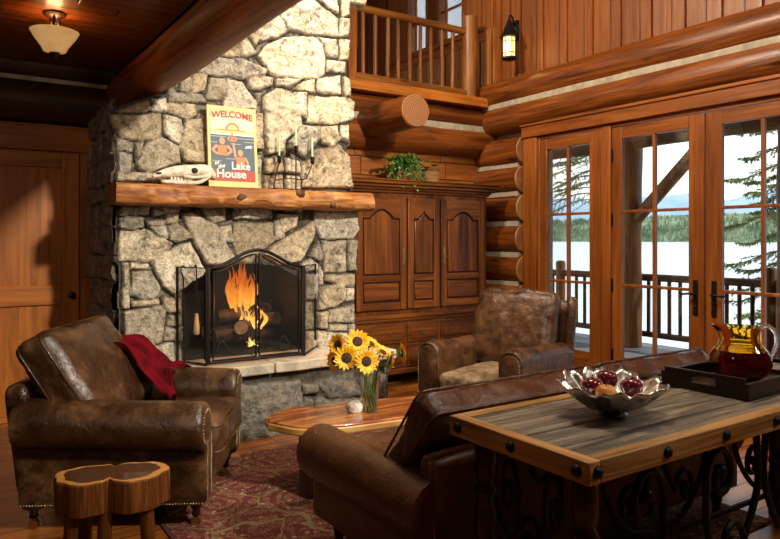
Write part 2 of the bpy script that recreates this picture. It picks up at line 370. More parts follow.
for i, z in enumerate((2.39, 2.075, 1.765, 1.44, 1.105, .79, .47, .15)):
    lg = logline((5.25, 6.1, z), (5.25, 5.215 + .02 * (i % 2), z), .162, 30 + i, n=24, jit=.05).build('log', m_logy, wr_, smooth=50)
    MB().lathe([(0.001, 0), (.15, 0), (.158, .012), (.001, .013)], n=24, M=Matrix.Translation((5.25, 5.205 + .02 * (i % 2), z)) @ Matrix.Rotation(R(-90), 4, 'X')).build('cut_end', m_cut, lg, smooth=40)
    if i: MB().box(5.15, 5.28, 5.25, 6.0, z + .13, z + .185).build('chinking', m_chink, wr_)
for z in (2.39, 2.075, 1.765, 1.44, 1.105, .79, .47, .15):
    logline((5.25, 1.1, z), (5.25, -3, z), .16, 50 + int(z * 10), n=20).build('log', m_logy, wr_, smooth=50)
# loft windows in the right wall
m_glass = NT('window_glass')
_f = m_glass.n('ShaderNodeFresnel', {'IOR': 1.45}).outputs[0]
_a = m_glass.n('ShaderNodeBsdfTransparent', {0: (.96, .98, .97, 1)}).outputs[0]; _b = m_glass.n('ShaderNodeBsdfGlossy', {0: (1, 1, 1, 1), 1: .0}).outputs[0]
_m = m_glass.n('ShaderNodeMixShader', {0: m_glass.math('MULTIPLY', _f, .8), 1: _a, 2: _b}); m_glass.t.links.new(_m.outputs[0], m_glass.out.inputs[0]); m_glass = m_glass.m
def window_x(name, y0, y1, z0, z1, label):
    t = empty(name, (5.3, (y0 + y1) / 2, z0), label=label, kind='structure')
    a, b, h = y0 - (y0 + y1) / 2, y1 - (y0 + y1) / 2, z1 - z0
    f = MB().box(-.04, .05, a, a + .05, 0, h).box(-.04, .05, b - .05, b, 0, h).box(-.04, .05, a + .05, b - .05, 0, .05).box(-.04, .05, a + .05, b - .05, h - .05, h)
    f.box(0, .03, a + .05, b - .05, .42, .445)
    f.build('window_frame', m_fir_z, t, bevel=.004)
    MB().box(.01, .016, a + .05, b - .05, .05, h - .05).build('pane', m_glass, t)
window_x('window_1', 6.27, 6.82, 3.88, 5.3, 'loft window on the landing, nearest the newel post')
window_x('window_2', 7.0, 7.5, 3.88, 5.3, 'loft window on the landing, the farther of the pair')
MB().box(5.24, 5.42, 5.9, 7.9, 3.85, 3.90).box(5.262, 5.3, 5.9, 7.9, 3.74, 3.85).build('trim_1', m_fir_y, bevel=.006, label='light sill board under the loft windows', **ST)

# head casing and casing of the lake doors
MB().box(5.15, 5.30, 1.0, 5.2, 2.50, 2.635).box(5.135, 5.30, 1.0, 5.21, 2.615, 2.645).build('trim_2', m_fir_y, bevel=.006, label='head casing over the lake doors', **ST)
MB().box(5.17, 5.30, 5.0, 5.19, 0, 2.5).box(5.19, 5.30, 4.965, 5.0, 0, 2.5).build('trim_3', m_fir_z, bevel=.006, label='side casing beside the log ends', **ST)
MB().box(5.185, 5.30, 4.075, 4.185, 0, 2.5).build('trim_4', m_fir_z, bevel=.008, label='post between fixed sidelight and hinged doors', **ST)
MB().box(5.17, 5.30, 1.0, 1.2, 0, 2.5).box(5.185, 5.3, 2.12, 2.22, 0, 2.5).build('trim_5', m_fir_z, bevel=.006, label='casing at the near end of the lake doors', **ST)
MB().box(5.19, 5.30, 1.2, 4.965, 2.465, 2.5).build('trim_6', m_fir_y, label='frame head above the doors', **ST)
MB().box(5.17, 5.45, 1.2, 4.965, 0, .03).build('trim_7', m_fir_y, bevel=.005, label='door threshold', **ST)
m_rod = plain('dark_glazing_bead', (.05, .03, .02), .4)
def glazed_door(name, y0, y1, g0, g1, label, handle=None, hinge=None):
    t = empty(name, (5.22, y0, 0), label=label, kind='structure'); L = y1 - y0; a, b = g0 - y0, g1 - y0
    MB().box(-.022, .022, 0, a, .03, 2.46).box(-.022, .022, b, L, .03, 2.46).build('stile', m_fir_z, t, bevel=.004)
    MB().box(-.022, .022, a, b, .03, .34).box(-.022, .022, a, b, 2.35, 2.46).build('rail', m_fir_y, t, bevel=.004)
    MB().box(-.003, .003, a, b, .34, 2.35).build('pane', m_glass, t)
    mu = MB()
    for z in (1.005, 1.68): mu.box(-.02, .02, a, b, z - .013, z + .013)
    mu.box(-.021, .021, (a + b) / 2 - .013, (a + b) / 2 + .013, .34, 2.35)
    mu.build('muntin', m_fir_z, t, bevel=.005)
    if handle is not None:
        hy, d = handle
        h = MB().box(-.036, -.022, hy - .02, hy + .02, .80, 1.09).build('backplate', m_irond, t, bevel=.004)
        MB().tube([(-.03, hy, .975), (-.075, hy, .975)], .01).tube(bez([(-.075, hy, .975), (-.078, hy + .03 * d, .978), (-.075, hy + .08 * d, .97), (-.07, hy + .115 * d, .975)], 4), .009).build('lever', m_irond, h, smooth=True)
        MB().ball((-.04, hy, .87), (.006, .012, .012)).build('thumb_turn', m_irond, h, smooth=True)
    if hinge is not None:
        for z in (.35, 1.0, 1.60, 2.2):
            MB().cyl((-.028, hinge, z - .05), (-.028, hinge, z + .05), .010).ball((-.028, hinge, z + .055), .010).build('hinge', m_irond, t, smooth=40)
glazed_door('window_4', 4.19, 4.96, 4.33, 4.88, 'fixed glazed sidelight beside the leather armchair')
glazed_door('door_2', 3.157, 4.07, 3.297, 3.963, 'glazed lake door with hinges on the post and lever handle', (.075, 1), .905)
glazed_door('door_3', 2.23, 3.147, 2.37, 3.01, 'glazed lake door nearer the console table', (.84, -1), .01)
glazed_door('window_5', 1.2, 2.12, 1.34, 1.98, 'fixed glazed sidelight at the near end')
# left door
m_knob = plain('oil_rubbed_knob', (.035, .025, .02), .35, .8)
ld = empty('door_1', (.0, 6.0, 0), label='stained fir door with three panels and a dark knob', kind='structure')
MB().box(-.02, .95, .015, .05, 0, 2.12).build('panel', m_ldoor, ld)
MB().box(-.02, .10, -.01, .02, 0, 2.12).box(.815, .945, -.01, .02, 0, 2.12).build('stile', m_ldoor, ld, bevel=.006)
MB().box(.10, .815, -.01, .02, 0, .22).box(.10, .815, -.01, .02, .90, 1.06).box(.10, .815, -.01, .02, 2.0, 2.12).build('rail', m_ldoorx, ld, bevel=.006)
kb = MB().lathe([(.001, 0), (.026, 0), (.028, .006), (.012, .01), (.010, .03), (.024, .038), (.030, .052), (.026, .066), (.001, .070)], n=20, M=Matrix.Translation((.885, -.01, .975)) @ Matrix.Rotation(R(90), 4, 'X')).build('door_knob', m_knob, ld, smooth=45)
MB().box(.95, 1.12, 5.965, 6.0, 0, 2.13).box(-.2, -.02, 5.965, 6.0, 0, 2.13).build('trim_8', m_ldoor, bevel=.006, label='door side casing', **ST)
MB().box(-2.6, 1.15, 5.955, 6.0, 2.13, 2.335).box(-2.6, 1.16, 5.94, 6.0, 2.315, 2.335).build('trim_9', m_ldoorx, bevel=.006, label='head board over the left door', **ST)

# the big log beam and the joist that stops in the air
o = logline((1.28, 6.0, 2.625), (1.28, -3, 2.625), .152, 61, n=32, jit=.05).build('ceiling_beam', m_beam, smooth=50, kind='structure')
j = logline((3.60, 6.05, 2.60), (3.60, 4.975, 2.60), .155, 63, n=32, jit=.05).build('log_joist', m_logy, smooth=50, kind='structure', label='log joist end sticking out above the armoire')
cutm = NT('joist_end'); _v = cutm.coord(loc=(-3.595, 0, -2.61)); _x = cutm.n('ShaderNodeTexWave', {'Vector': _v, 'Scale': 16.0, 'Distortion': 1.5, 'Detail': 2.0}, wave_type='RINGS', rings_direction='Y').outputs[0]
cutm = cutm.princ(cutm.ramp(_x, [(.2, (.12, .040, .011)), (.8, (.29, .12, .032))]), .6)
MB().lathe([(.001, 0), (.146, 0), (.153, -.012), (.001, -.012)], n=32, M=Matrix.Translation((3.60, 4.965, 2.60)) @ Matrix.Rotation(R(90), 4, 'X')).build('cut_end', cutm, j, smooth=40)
# loft railing
rl = empty('loft_railing', (3.4, 5.84, 3.0), label='peeled log railing of the loft with nine balusters', cat='railing')
def loc_(p): return (p[0] - 3.4, p[1] - 5.84, p[2] - 3.0)
m_peel = wood('peeled_pole', (.16, .055, .016), (.32, .13, .038), (.50, .25, .08), 'z', 1.6, .38, .3)
m_peelx = wood('peeled_pole_x', (.16, .055, .016), (.32, .13, .038), (.50, .25, .08), 'x', 1.2, .38, .3)
logline(loc_((3.44, 5.84, 3.765)), loc_((5.0, 5.84, 3.765)), .042, 71, n=14).build('top_rail', m_peelx, rl, smooth=50)
logline(loc_((3.44, 5.84, 3.065)), loc_((4.95, 5.84, 3.065)), .048, 72, n=14).build('bottom_rail', m_peelx, rl, smooth=50)
for i, px in enumerate((363, 375, 387.5, 398, 409.7, 420, 431, 442, 452.5)):
    d = ray(px, 50); X = d.x / d.y * 5.84
    logline(loc_((X, 5.84, 3.10)), loc_((X + .005 * (i % 3 - 1), 5.84, 3.74)), .021, 73 + i, n=10).build('baluster', m_peel, rl, smooth=50)
logline(loc_((4.98, 5.84, 2.93)), loc_((4.98, 5.84, 3.94)), .088, 90, n=22).build('newel_post', m_peel, rl, smooth=50, bevel=.008)
MB().box(-.02, .07, -.05, .05, -.0, 3.0).build('wall_post', m_fir_z, rl, bevel=.005)

# ================================================================ THE FIREPLACE
def sdf(polys, U, V):
    best = np.full(U.shape, -9.0); who = np.zeros(U.shape, int)
    for k, P in enumerate(polys):
        P = np.array(P); n = len(P); bb0 = P.min(0) - .08; bb1 = P.max(0) + .08
        m = (U > bb0[0]) & (U < bb1[0]) & (V > bb0[1]) & (V < bb1[1])
        u, v = U[m], V[m]
        if not len(u): continue
        d = np.full(u.shape, 9.0); ins = np.zeros(u.shape, bool)
        for i in range(n):
            a, b = P[i], P[(i + 1) % n]; e = b - a; L = (e ** 2).sum() + 1e-12
            t = np.clip(((u - a[0]) * e[0] + (v - a[1]) * e[1]) / L, 0, 1)
            d = np.minimum(d, np.hypot(u - a[0] - t * e[0], v - a[1] - t * e[1]))
            c = ((a[1] > v) != (b[1] > v)); xi = a[0] + (v - a[1]) / (e[1] if abs(e[1]) > 1e-12 else 1e-12) * e[0]
            ins ^= (c & (u < xi))
        s = np.where(ins, d, -d); cur = best[m]; up_ = s > cur
        cur[up_] = s[up_]; best[m] = cur; w_ = who[m]; w_[up_] = k; who[m] = w_
    return best, who
def vnoise(U, V, s, o=0):
    return np.array([noise.noise(Vector((a * s + o, b * s, o * .37))) for a, b in zip(U.ravel(), V.ravel())]).reshape(U.shape)
TONES = [(.64, .56, .42), (.56, .49, .37), (.70, .62, .48), (.48, .42, .32), (.62, .52, .36), (.72, .66, .54), (.44, .40, .33), (.55, .45, .31)]
def stone_sheet(name, polys, u0, u1, v0, v1, step, to3, keep, parent, seed=1, depth=.045, tones=None, rnd=.02, label=None):
    rs = random.Random(seed); nu, nv = int((u1 - u0) / step) + 1, int((v1 - v0) / step) + 1
    U, V = np.meshgrid(np.linspace(u0, u1, nu), np.linspace(v0, v1, nv))
    wu = vnoise(U, V, 9, seed) * .010 + vnoise(U, V, 30, seed + 4) * .004; wv = vnoise(U, V, 9, seed + 7) * .010 + vnoise(U, V, 30, seed + 2) * .004
    s, who = sdf(polys, U + wu, V + wv)
    n1 = vnoise(U, V, 7, seed + 3) * .5 + vnoise(U, V, 19, seed + 5) * .3 + vnoise(U, V, 48, seed + 6) * .16
    off = np.array([rs.uniform(-.012, .022) for _ in polys]); tx = np.array([rs.uniform(-.09, .09) for _ in polys]); tz = np.array([rs.uniform(-.10, .06) for _ in polys])
    cx = np.array([np.mean([p[0] for p in P]) for P in polys]); cz = np.array([np.mean([p[1] for p in P]) for P in polys])
    t = np.clip((s + .006) / rnd, 0, 1); t = np.sqrt(1 - (1 - t) ** 2)
    facet = np.abs(n1) * .8
    h = t * (depth + off[who] + (U - cx[who]) * tx[who] + (V - cz[who]) * tz[who] + facet * .05) + n1 * .016 * t + (1 - t) * vnoise(U, V, 25, 3) * .006
    col_ = np.array([(tones[k] if tones else rs.choice(TONES)) for k in range(len(polys))])
    var = np.array([rs.uniform(.82, 1.14) for _ in polys])
    C = col_[who] * var[who][..., None]; mort = np.array((.10, .085, .065)); tt = np.clip((s + .004) / .006, 0, 1)[..., None]
    C = C * tt + mort * (1 - tt)
    vs = [tuple(to3(a, b, c)) for a, b, c in zip(U.ravel(), V.ravel(), h.ravel())]
    K = keep(U, V, s); fs = []
    for i in range(nv - 1):
        for j2 in range(nu - 1):
            if K[i, j2] and K[i + 1, j2] and K[i, j2 + 1] and K[i + 1, j2 + 1]:
                a = i * nu + j2; fs.append((a, a + 1, a + nu + 1, a + nu))
    used = sorted({i for f in fs for i in f}); rm = {a: b for b, a in enumerate(used)}
    me = bpy.data.meshes.new(name); me.from_pydata([vs[i] for i in used], [], [tuple(rm[i] for i in f) for f in fs]); me.update()
    ca = me.color_attributes.new('tone', 'FLOAT_COLOR', 'POINT'); Cf = C.reshape(-1, 3)[used]
    ca.data.foreach_set('color', np.concatenate([Cf, np.ones((len(Cf), 1))], 1).astype(np.float32).ravel())
    me.materials.append(m_stone); me.shade_smooth(); me.set_sharp_from_angle(angle=R(50))
    o = bpy.data.objects.new(name, me); col.objects.link(o); o.parent = parent
    if label: o['label'] = label
    return o
def voro(u0, u1, v0, v1, sx, sz, seed):
    """irregular coursed stones"""
    rs = random.Random(seed); out = []; v = v0
    while v < v1:
        hh = rs.uniform(.7, 1.3) * sz; u = u0 - rs.uniform(0, sx)
        while u < u1:
            ww = rs.uniform(.55, 1.5) * sx; j_ = lambda: rs.uniform(-.012, .012); g = .006
            out.append([(u + g + j_(), v + g + j_()), (u + ww / 2, v + g + j_()), (u + ww - g + j_(), v + g + j_()), (u + ww - g + j_(), v + hh - g + j_()), (u + ww / 2, v + hh - g + j_()), (u + g + j_(), v + hh - g + j_())]); u += ww
        v += hh
    return out
FP = '''109,116 160,114 161,133 157,139 142,141 120,139 112,127|112,112 148,101 150,112 118,114|151,99 165,99 166,113 151,113|166,104 194,105 195,116 186,121 178,117 167,113|166,93 200,94 206,104 168,103
163,115 180,120 181,127 178,145 170,141 163,134|184,122 200,118 207,120 210,165 183,162 178,147|145,143 159,138 178,147 179,164 167,166 150,173 137,170 135,162|116,139 131,143 131,153 117,150|117,152 131,155 130,171 118,172|133,143 142,142 141,151 134,160|115,173 149,173 167,176 167,182 115,182|170,167 208,167 208,184 170,184
180,82 190,75 193,86 186,94 178,92|192,75 205,76 203,91 189,94|210,58 241,60 265,71 262,77 239,80 195,74|213,56 232,40 238,47 239,59|234,38 241,34 254,55 245,59 239,57|242,32 250,26 258,39 252,49|208,78 225,80 222,100 205,100 206,90|226,80 240,82 256,104 255,112 222,108 223,100|245,80 250,76 272,77 270,86 258,91 247,88|252,94 260,93 256,104
253,22 272,6 286,32 276,39 258,43|282,6 312,0 337,20 338,37 311,36 287,31 279,19|315,-2 335,-2 337,15 327,10|278,-20 312,-20 310,-2 282,4|338,-5 348,-5 348,16 341,18|339,19 348,20 347,37 339,38|339,40 347,41 346,60 338,61|262,47 280,39 311,37 321,45 325,59 323,75 313,80 275,78 268,74 256,58|314,38 335,40 337,59 327,59 322,46|326,61 344,63 344,74 325,72|273,79 300,80 290,88 274,87|302,81 313,81 313,95 291,89|316,79 340,76 340,95 315,93|342,77 348,81 348,98 342,98
262,97 275,89 291,92 299,118 300,126 284,140 282,153 264,155|292,93 304,94 305,120 297,115|307,96 348,99 353,104 350,121 330,125 305,123|300,126 318,127 318,140 302,158 287,150 286,142|319,128 335,126 336,142 329,147 319,144|338,125 346,126 347,144 338,140|313,151 336,144 348,157 349,188 310,188|299,163 311,158 310,188 299,188|262,158 280,158 282,172 264,174|284,158 297,162 297,174 284,173|264,176 281,175 281,190 263,190|284,176 297,176 297,190 284,190|209,106 236,110 260,115 261,150 236,152 210,150|210,153 260,155 260,190 208,190
119,218 143,218 143,227 131,230 118,228|145,221 164,220 164,226 148,226|148,227 165,226 166,239 156,236|167,227 175,223 185,230 191,238 175,243 168,240|165,214 177,214 176,222 166,225|119,231 146,229 172,244 164,254 148,261 118,261|129,263 147,263 148,269 128,269|150,262 173,247 189,242 199,264 206,272 184,287 173,294 161,286|121,263 127,263 129,308 122,308|130,271 150,271 159,287 157,297 142,300 130,295|131,301 158,299 158,304 131,307|161,296 179,298 180,311 167,312 161,306|122,311 160,305 164,310 161,341 136,349 123,349|166,314 180,314 180,325 165,325|164,327 181,327 181,341 163,341|139,346 179,342 181,365 160,372 139,372|123,352 136,352 136,376 123,376
180,215 191,212 215,225 234,258 221,266 206,264 200,256|196,205 224,205 224,220 212,224|232,205 270,205 271,219 232,219|231,223 271,223 272,242 259,252 250,264 239,262 232,243|218,227 229,224 232,243 223,240|273,220 280,222 283,238 273,240|275,214 296,214 294,226 278,236|280,240 312,221 314,232 303,254 297,262 278,264 262,255 268,247|313,210 355,210 356,230 350,239 320,239 314,225|320,241 344,241 345,271 323,273|346,240 355,240 354,271 347,271|307,256 316,240 319,253 318,262|299,264 308,258 316,264 315,270 304,272|323,275 353,274 353,286 340,286 323,280|317,286 341,284 343,298 333,307 317,309|344,288 353,287 352,301 344,301|327,310 352,304 351,322 327,322|316,312 325,310 325,328 316,328|327,324 345,324 345,330 327,330|316,331 345,332 345,358 314,358|347,324 353,324 352,355 347,355|317,264 321,274 321,284 316,284|304,274 315,273 315,300 304,300|304,302 314,302 314,328 304,328|304,330 314,330 313,360 304,360|119,205 150,205 148,216 119,216|152,205 180,205 178,212 152,216|282,205 300,205 300,212 282,212'''
def parse(S, Y): return [[(lambda q: (q.x, q.z))(onY(*map(float, p.split(',')), Y)) for p in st.split()] for ln in S.split('\n') for st in ln.split('|')]
fp = empty('stone_fireplace', (2.0, 5.0, 0), label='tall fieldstone fireplace with a raised hearth and a log mantel', cat='fireplace')
fi = Matrix.Translation((-2.0, -5.0, 0))
def F(mb): mb.v = [(x - 2.0, y - 5.0, z) for x, y, z in mb.v]; return mb
YF = 5.0
polys = parse(FP, YF)
extra = [[(u, v + 3.45 - 0) for u, v in P] for P in voro(1.35, 3.0, 0, 2.6, .32, .24, 8)]
top = max(p[1] for P in polys for p in P)
polys += [P for P in extra]
def inopen(U, V):  # arched firebox opening
    arch = 1.06 + .17 * np.clip(1 - np.abs((U - 1.99) / .5) ** 2.6, 0, 1)
    return (U > 1.50) & (U < 2.475) & (V < arch)
def keepf(U, V, s):
    k = ~inopen(U, V)
    k &= ~((s < -.03) & ((U < 1.12) | (U > 2.90)))
    k &= ~((s < -.03) & (V > 2.25) & (U < 1.42) & (V < 2.6))
    k &= ~((V > 2.5) & (U < 1.22))
    return k
stone_sheet('chimney_face', polys, .93, 3.06, .50, 5.95, .0105, lambda u, v, h: (u - 2.0, YF - h - 5.0, v), keepf, fp, 1)
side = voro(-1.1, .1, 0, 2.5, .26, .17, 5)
stone_sheet('chimney_side', side, -1.0, .015, 0, 2.42, .014, lambda u, v, h: (1.07 - h - 2.0, -u, v), lambda U, V, s: V < 2.45, fp, 2, tones=[(.30, .25, .19)] * len(side))  # flank stones toned darker: the shade on this side is in the colour
core = MB().box(1.08, 1.5, 5.0, 6.0, 0, 2.36).box(2.475, 2.90, 5.02, 5.88, 0, 5.95).box(1.5, 2.475, 5.0, 6.0, 1.25, 5.95).box(1.30, 1.5, 5.0, 6.0, 2.36, 5.95).box(1.5, 2.475, 5.62, 6.0, 0, 1.25).box(1.08, 2.95, 4.62, 5.95, 0, .47)
m_corestone = plain('mortar_core', (.22, .19, .15), .95)
F(core).build('core', m_corestone, fp)
m_soot = NT('soot_brick'); _b = m_soot.n('ShaderNodeTexBrick', {'Vector': m_soot.coord(rot=(R(90), 0, 0)), 'Color1': (.022, .017, .014, 1), 'Color2': (.012, .010, .009, 1), 'Mortar': (.02, .018, .016, 1), 'Scale': 5.0}).outputs[0]
m_soot = m_soot.princ(_b, .9)
F(MB().box(1.49, 1.51, 5.0, 5.6, .5, 1.26).box(2.465, 2.485, 5.0, 5.6, .5, 1.26).box(1.5, 2.475, 5.58, 5.61, .5, 1.26).box(1.5, 2.475, 5.03, 5.6, 1.235, 1.26).box(1.5, 2.475, 4.98, 5.6, .47, .535)).build('firebox', m_soot, fp)
# hearth base stones
HB = '228,386 301,380 305,408 300,432 248,443 228,443|304,385 318,384 321,393 305,395|305,398 315,398 314,406 306,407|316,399 324,398 335,405 316,408|316,382 356,373 362,396 332,400|363,372 386,366 386,398 366,398|330,402 362,398 388,400 388,420 310,427 308,410|150,396 226,388 226,446 150,456|90,400 148,396 148,456 90,466|300,434 330,430 332,440 300,441'
hb = parse(HB, 4.55)
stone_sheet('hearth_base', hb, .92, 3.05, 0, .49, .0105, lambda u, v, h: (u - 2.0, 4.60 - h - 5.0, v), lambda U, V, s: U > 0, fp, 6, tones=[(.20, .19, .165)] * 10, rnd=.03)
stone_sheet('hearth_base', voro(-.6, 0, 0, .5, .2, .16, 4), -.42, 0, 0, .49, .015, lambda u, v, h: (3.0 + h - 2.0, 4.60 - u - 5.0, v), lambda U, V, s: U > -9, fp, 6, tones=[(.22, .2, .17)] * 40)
# hearth slab: split flagstones
rs = random.Random(4); xs = [.90, 1.45, 2.02, 2.62, 3.10]
for i in range(4):
    a, b = xs[i] + .004, xs[i + 1] - .004; fr_ = []
    for k in range(9):
        t = k / 8; x = a + (b - a) * t; fr_.append((x - 2.0, 4.515 + .03 * nz((x, 1, 2), 3.1) + (.10 * max(0, x - 2.75) if x > 2.75 else 0) - 5.0))
    poly = fr_ + [(b - 2.0, 0.03), (a - 2.0, 0.03)]
    sl = MB().prism(poly, .455, .53 + rs.uniform(-.002, .002))
    t = NT('flagstone_%d' % i); v = t.coord(loc=(i * 3, 0, 0)); n1 = t.noise(v, 6, 6, .65, .8); n2 = t.noise(v, 40, 4, .7)
    base = [(.50, .44, .34), (.52, .46, .36), (.60, .52, .40), (.58, .53, .44)][i]
    c = t.ramp(n1, [(.35, tuple(x * .62 for x in base)), (.5, base), (.62, (.58, .38, .22) if i in (1, 2) else tuple(x * 1.2 for x in base)), (.75, tuple(x * 1.25 for x in base))])
    sl.build('hearth_slab', t.princ(c, .7, bump=t.math('ADD', n1, t.math('MULTIPLY', n2, .3)), bstr=.8, bdist=.02), fp, bevel=.010)
# mantel: half log slab with knots
mt = MB(); pts = []; k = 60
vs = []; fs = []
for i in range(k + 1):
    t = i / k; x = .975 + 2.03 * t; s0 = nz((x * 2.3, 1, 1), 1, 3); s1 = nz((x * 5.5, 4, 1), 1, 5)
    zt = 1.812 + .004 * s0; zb = 1.662 + .014 * s0 + .008 * s1; yf = 4.73 + .022 * s1 + .02 * s0
    n = 18
    for j3 in range(n):
        a = 2 * pi * j3 / n; ca, sa = math.cos(a), math.sin(a); e = .32
        px_ = math.copysign(abs(ca) ** e, ca); pz_ = math.copysign(abs(sa) ** e, sa)
        y = (yf + 5.03) / 2 + (5.03 - yf) / 2 * px_; z = (zt + zb) / 2 + (zt - zb) / 2 * pz_
        y += .026 * nz((x, y, z), 8) * (px_ < 0) + .014 * nz((x, y, z), 22, 4) * (px_ < .5)
        vs.append((x - 2.0, y - 5.0, z))
for i in range(k):
    for j3 in range(18):
        a, b = i * 18 + j3, i * 18 + (j3 + 1) % 18; fs.append((a, b, b + 18, a + 18))
fs.append(tuple(range(17, -1, -1))); fs.append(tuple(k * 18 + q for q in range(18)))
mt.add(vs, fs)
mo = mt.build('mantel', m_mantel, fp, smooth=48)
for x, z, r in ((1.42, 1.70, .035), (1.86, 1.73, .03), (2.33, 1.78, .032), (2.62, 1.70, .022)):
    MB().ball((x - 2.0, 4.735 - 5.0, z), (r * 1.5, .014, r * 1.1), fn=lambda v: tuple(c * (1 + .25 * nz(v, 2.2, r * 99)) for c in v), n=14, m=10).build('knot', wood('knot_wood', (.03, .012, .006), (.12, .045, .018), (.25, .1, .04), 'y', 2, .5, .5), mo, smooth=True)

# ================================================================ ARMOIRE
ar = empty('armoire', (4.0, 5.40, 0), label='tall dark stained armoire with three arched panel doors and drawers below', cat='armoire')
W2 = .85
MB().box(-W2, W2, .012, .49, .12, 1.90).build('carcass', m_armo, ar, bevel=.006)
MB().box(-W2 - .03, W2 + .03, -.02, .49, .66, .70).box(-W2 - .015, W2 + .015, -.008, .49, .63, .66).build('waist_moulding', m_armox, ar, bevel=.008)
MB().box(-W2 - .02, W2 + .02, -.015, .49, .12, .17).build('base_moulding', m_armox, ar, bevel=.006)
co = MB()
for z0, z1, e in ((1.875, 1.90, .015), (1.90, 1.925, .035), (1.925, 1.955, .065), (1.955, 1.985, .095), (1.985, 2.0, .105)):
    co.box(-W2 - e, W2 + e, -e, .49, z0, z1)
co.build('cornice', m_armox, ar, bevel=.007)
for sx in (-1, 1):
    for y in (.04, .44):
        MB().lathe([(.03, 0), (.045, .02), (.05, .05), (.035, .09), (.045, .12)], c=(sx * (W2 - .06), y, 0), n=16).build('foot', m_armo, ar, smooth=45)
m_esc = m_brass
def arch_panel(x0, x1, z0, z1, peak, inset=0.0, cusp=False):
    """raised panel outline: flat shoulders, a quick cove, then a crown (or a point)"""
    pts = [(x0, z0), (x1, z0), (x1, z1)]; n = 28; w_ = (x1 - x0)
    for i in range(1, n):
        t = i / n; q = abs(2 * t - 1)
        if cusp: z = z1 if q > .55 else (z1 + peak * (.42 * math.sin((.55 - q) / .25 * pi / 2) if q > .30 else .42 + .58 * (1 - q / .30) ** 1.5))
        else: z = z1 if q > .62 else (z1 + peak * .5 * math.sin((.62 - q) / .20 * pi / 2) if q > .42 else z1 + peak * (.5 + .5 * math.cos(q / .42 * pi / 2) ** .8))
        pts.append((x1 - w_ * t, z))
    pts.append((x0, z1)); return pts
m_armod = wood('armoire_recess', (.010, .004, .002), (.028, .009, .004), (.05, .017, .006), 'z', .7, .4, .1, knots=False)
def wardrobe_door(x0, x1, z0, z1, name, key=None, label=None):
    s = .072; cs = (x1 - x0) < .45; zm = z0 + .30; zt = z1 - .20
    o = MB().box(x0, x1, -.006, .012, z0, z1).build(name, m_armod, ar, label=label)
    [MB().box(q, q + s, -.024, -.006, z0, z1).build('door_stile', m_armo, o, bevel=.004) for q in (x0, x1 - s)]
    MB().box(x0 + s, x1 - s, -.024, -.006, z0, z0 + s).build('door_rail', m_armox, o, bevel=.004); MB().box(x0 + s, x1 - s, -.024, -.006, zm - .03, zm + .03).build('door_rail', m_armox, o, bevel=.004); rr = MB()
    up_ = arch_panel(x0 + s, x1 - s, zm, zt, .085, 0, cs)[2:]
    rr.prism([(x1 - s, z1)] + up_ + [(x0 + s, z1)], -.024, -.006, 'y')
    rr.build('door_rail', m_armox, o, bevel=.004)
    for a, pp in ((0, arch_panel(x0 + s + .014, x1 - s - .014, zm + .044, zt - .016, .082, 0, cs)), (1, [(x0 + s + .014, z0 + s + .014), (x1 - s - .014, z0 + s + .014), (x1 - s - .014, zm - .044), (x0 + s + .014, zm - .044)])):
        MB().prism(pp, -.021, -.006, 'y').build('raised_panel', m_armo if a == 0 else m_armox, o, bevel=.018, segs=1)
    if key is not None:
        e = MB().prism([(key - .008, 1.18), (key + .008, 1.18), (key + .013, 1.22), (key + .007, 1.26), (key + .014, 1.31), (key, 1.35), (key - .014, 1.31), (key - .007, 1.26), (key - .013, 1.22)], -.028, -.024, 'y')
        e.tube([(key, -.03, 1.27), (key, -.045, 1.27)], .004).ball((key, -.046, 1.255), (.004, .004, .016)); e.build('escutcheon', m_esc, o, bevel=.001)
wardrobe_door(-.785, -.215, .75, 1.83, 'door', key=-.25)
wardrobe_door(-.195, .195, .75, 1.83, 'door')
wardrobe_door(.215, .785, .75, 1.83, 'door', key=.25)
for (x0, x1) in ((-.80, -.22), (-.19, .19), (.22, .80)):
    for (z0, z1) in ((.42, .61), (.19, .39)):
        d = MB().box(x0, x1, -.008, .012, z0, z1).build('drawer', m_armox, ar, bevel=.004)
        MB().prism([(x0 + .03, z0 + .03), (x1 - .03, z0 + .03), (x1 - .03, z1 - .03), (x0 + .03, z1 - .03)], -.018, -.008, 'y').build('raised_panel', m_armox, d, bevel=.009)
        zc = (z0 + z1) / 2
        for hx in ([(x0 + x1) / 2] if x1 - x0 < .5 else [x0 + .16, x1 - .16]):
            MB().cyl((hx - .035, -.018, zc + .012), (hx - .035, -.03, zc + .012), .009).cyl((hx + .035, -.018, zc + .012), (hx + .035, -.03, zc + .012), .009).tube(bez([(hx - .035, -.028, zc + .012), (hx - .03, -.032, zc - .012), (hx, -.034, zc - .02), (hx + .03, -.032, zc - .012), (hx + .035, -.028, zc + .012)], 4), .003, n=6).build('drawer_pull', m_esc, d, smooth=40)

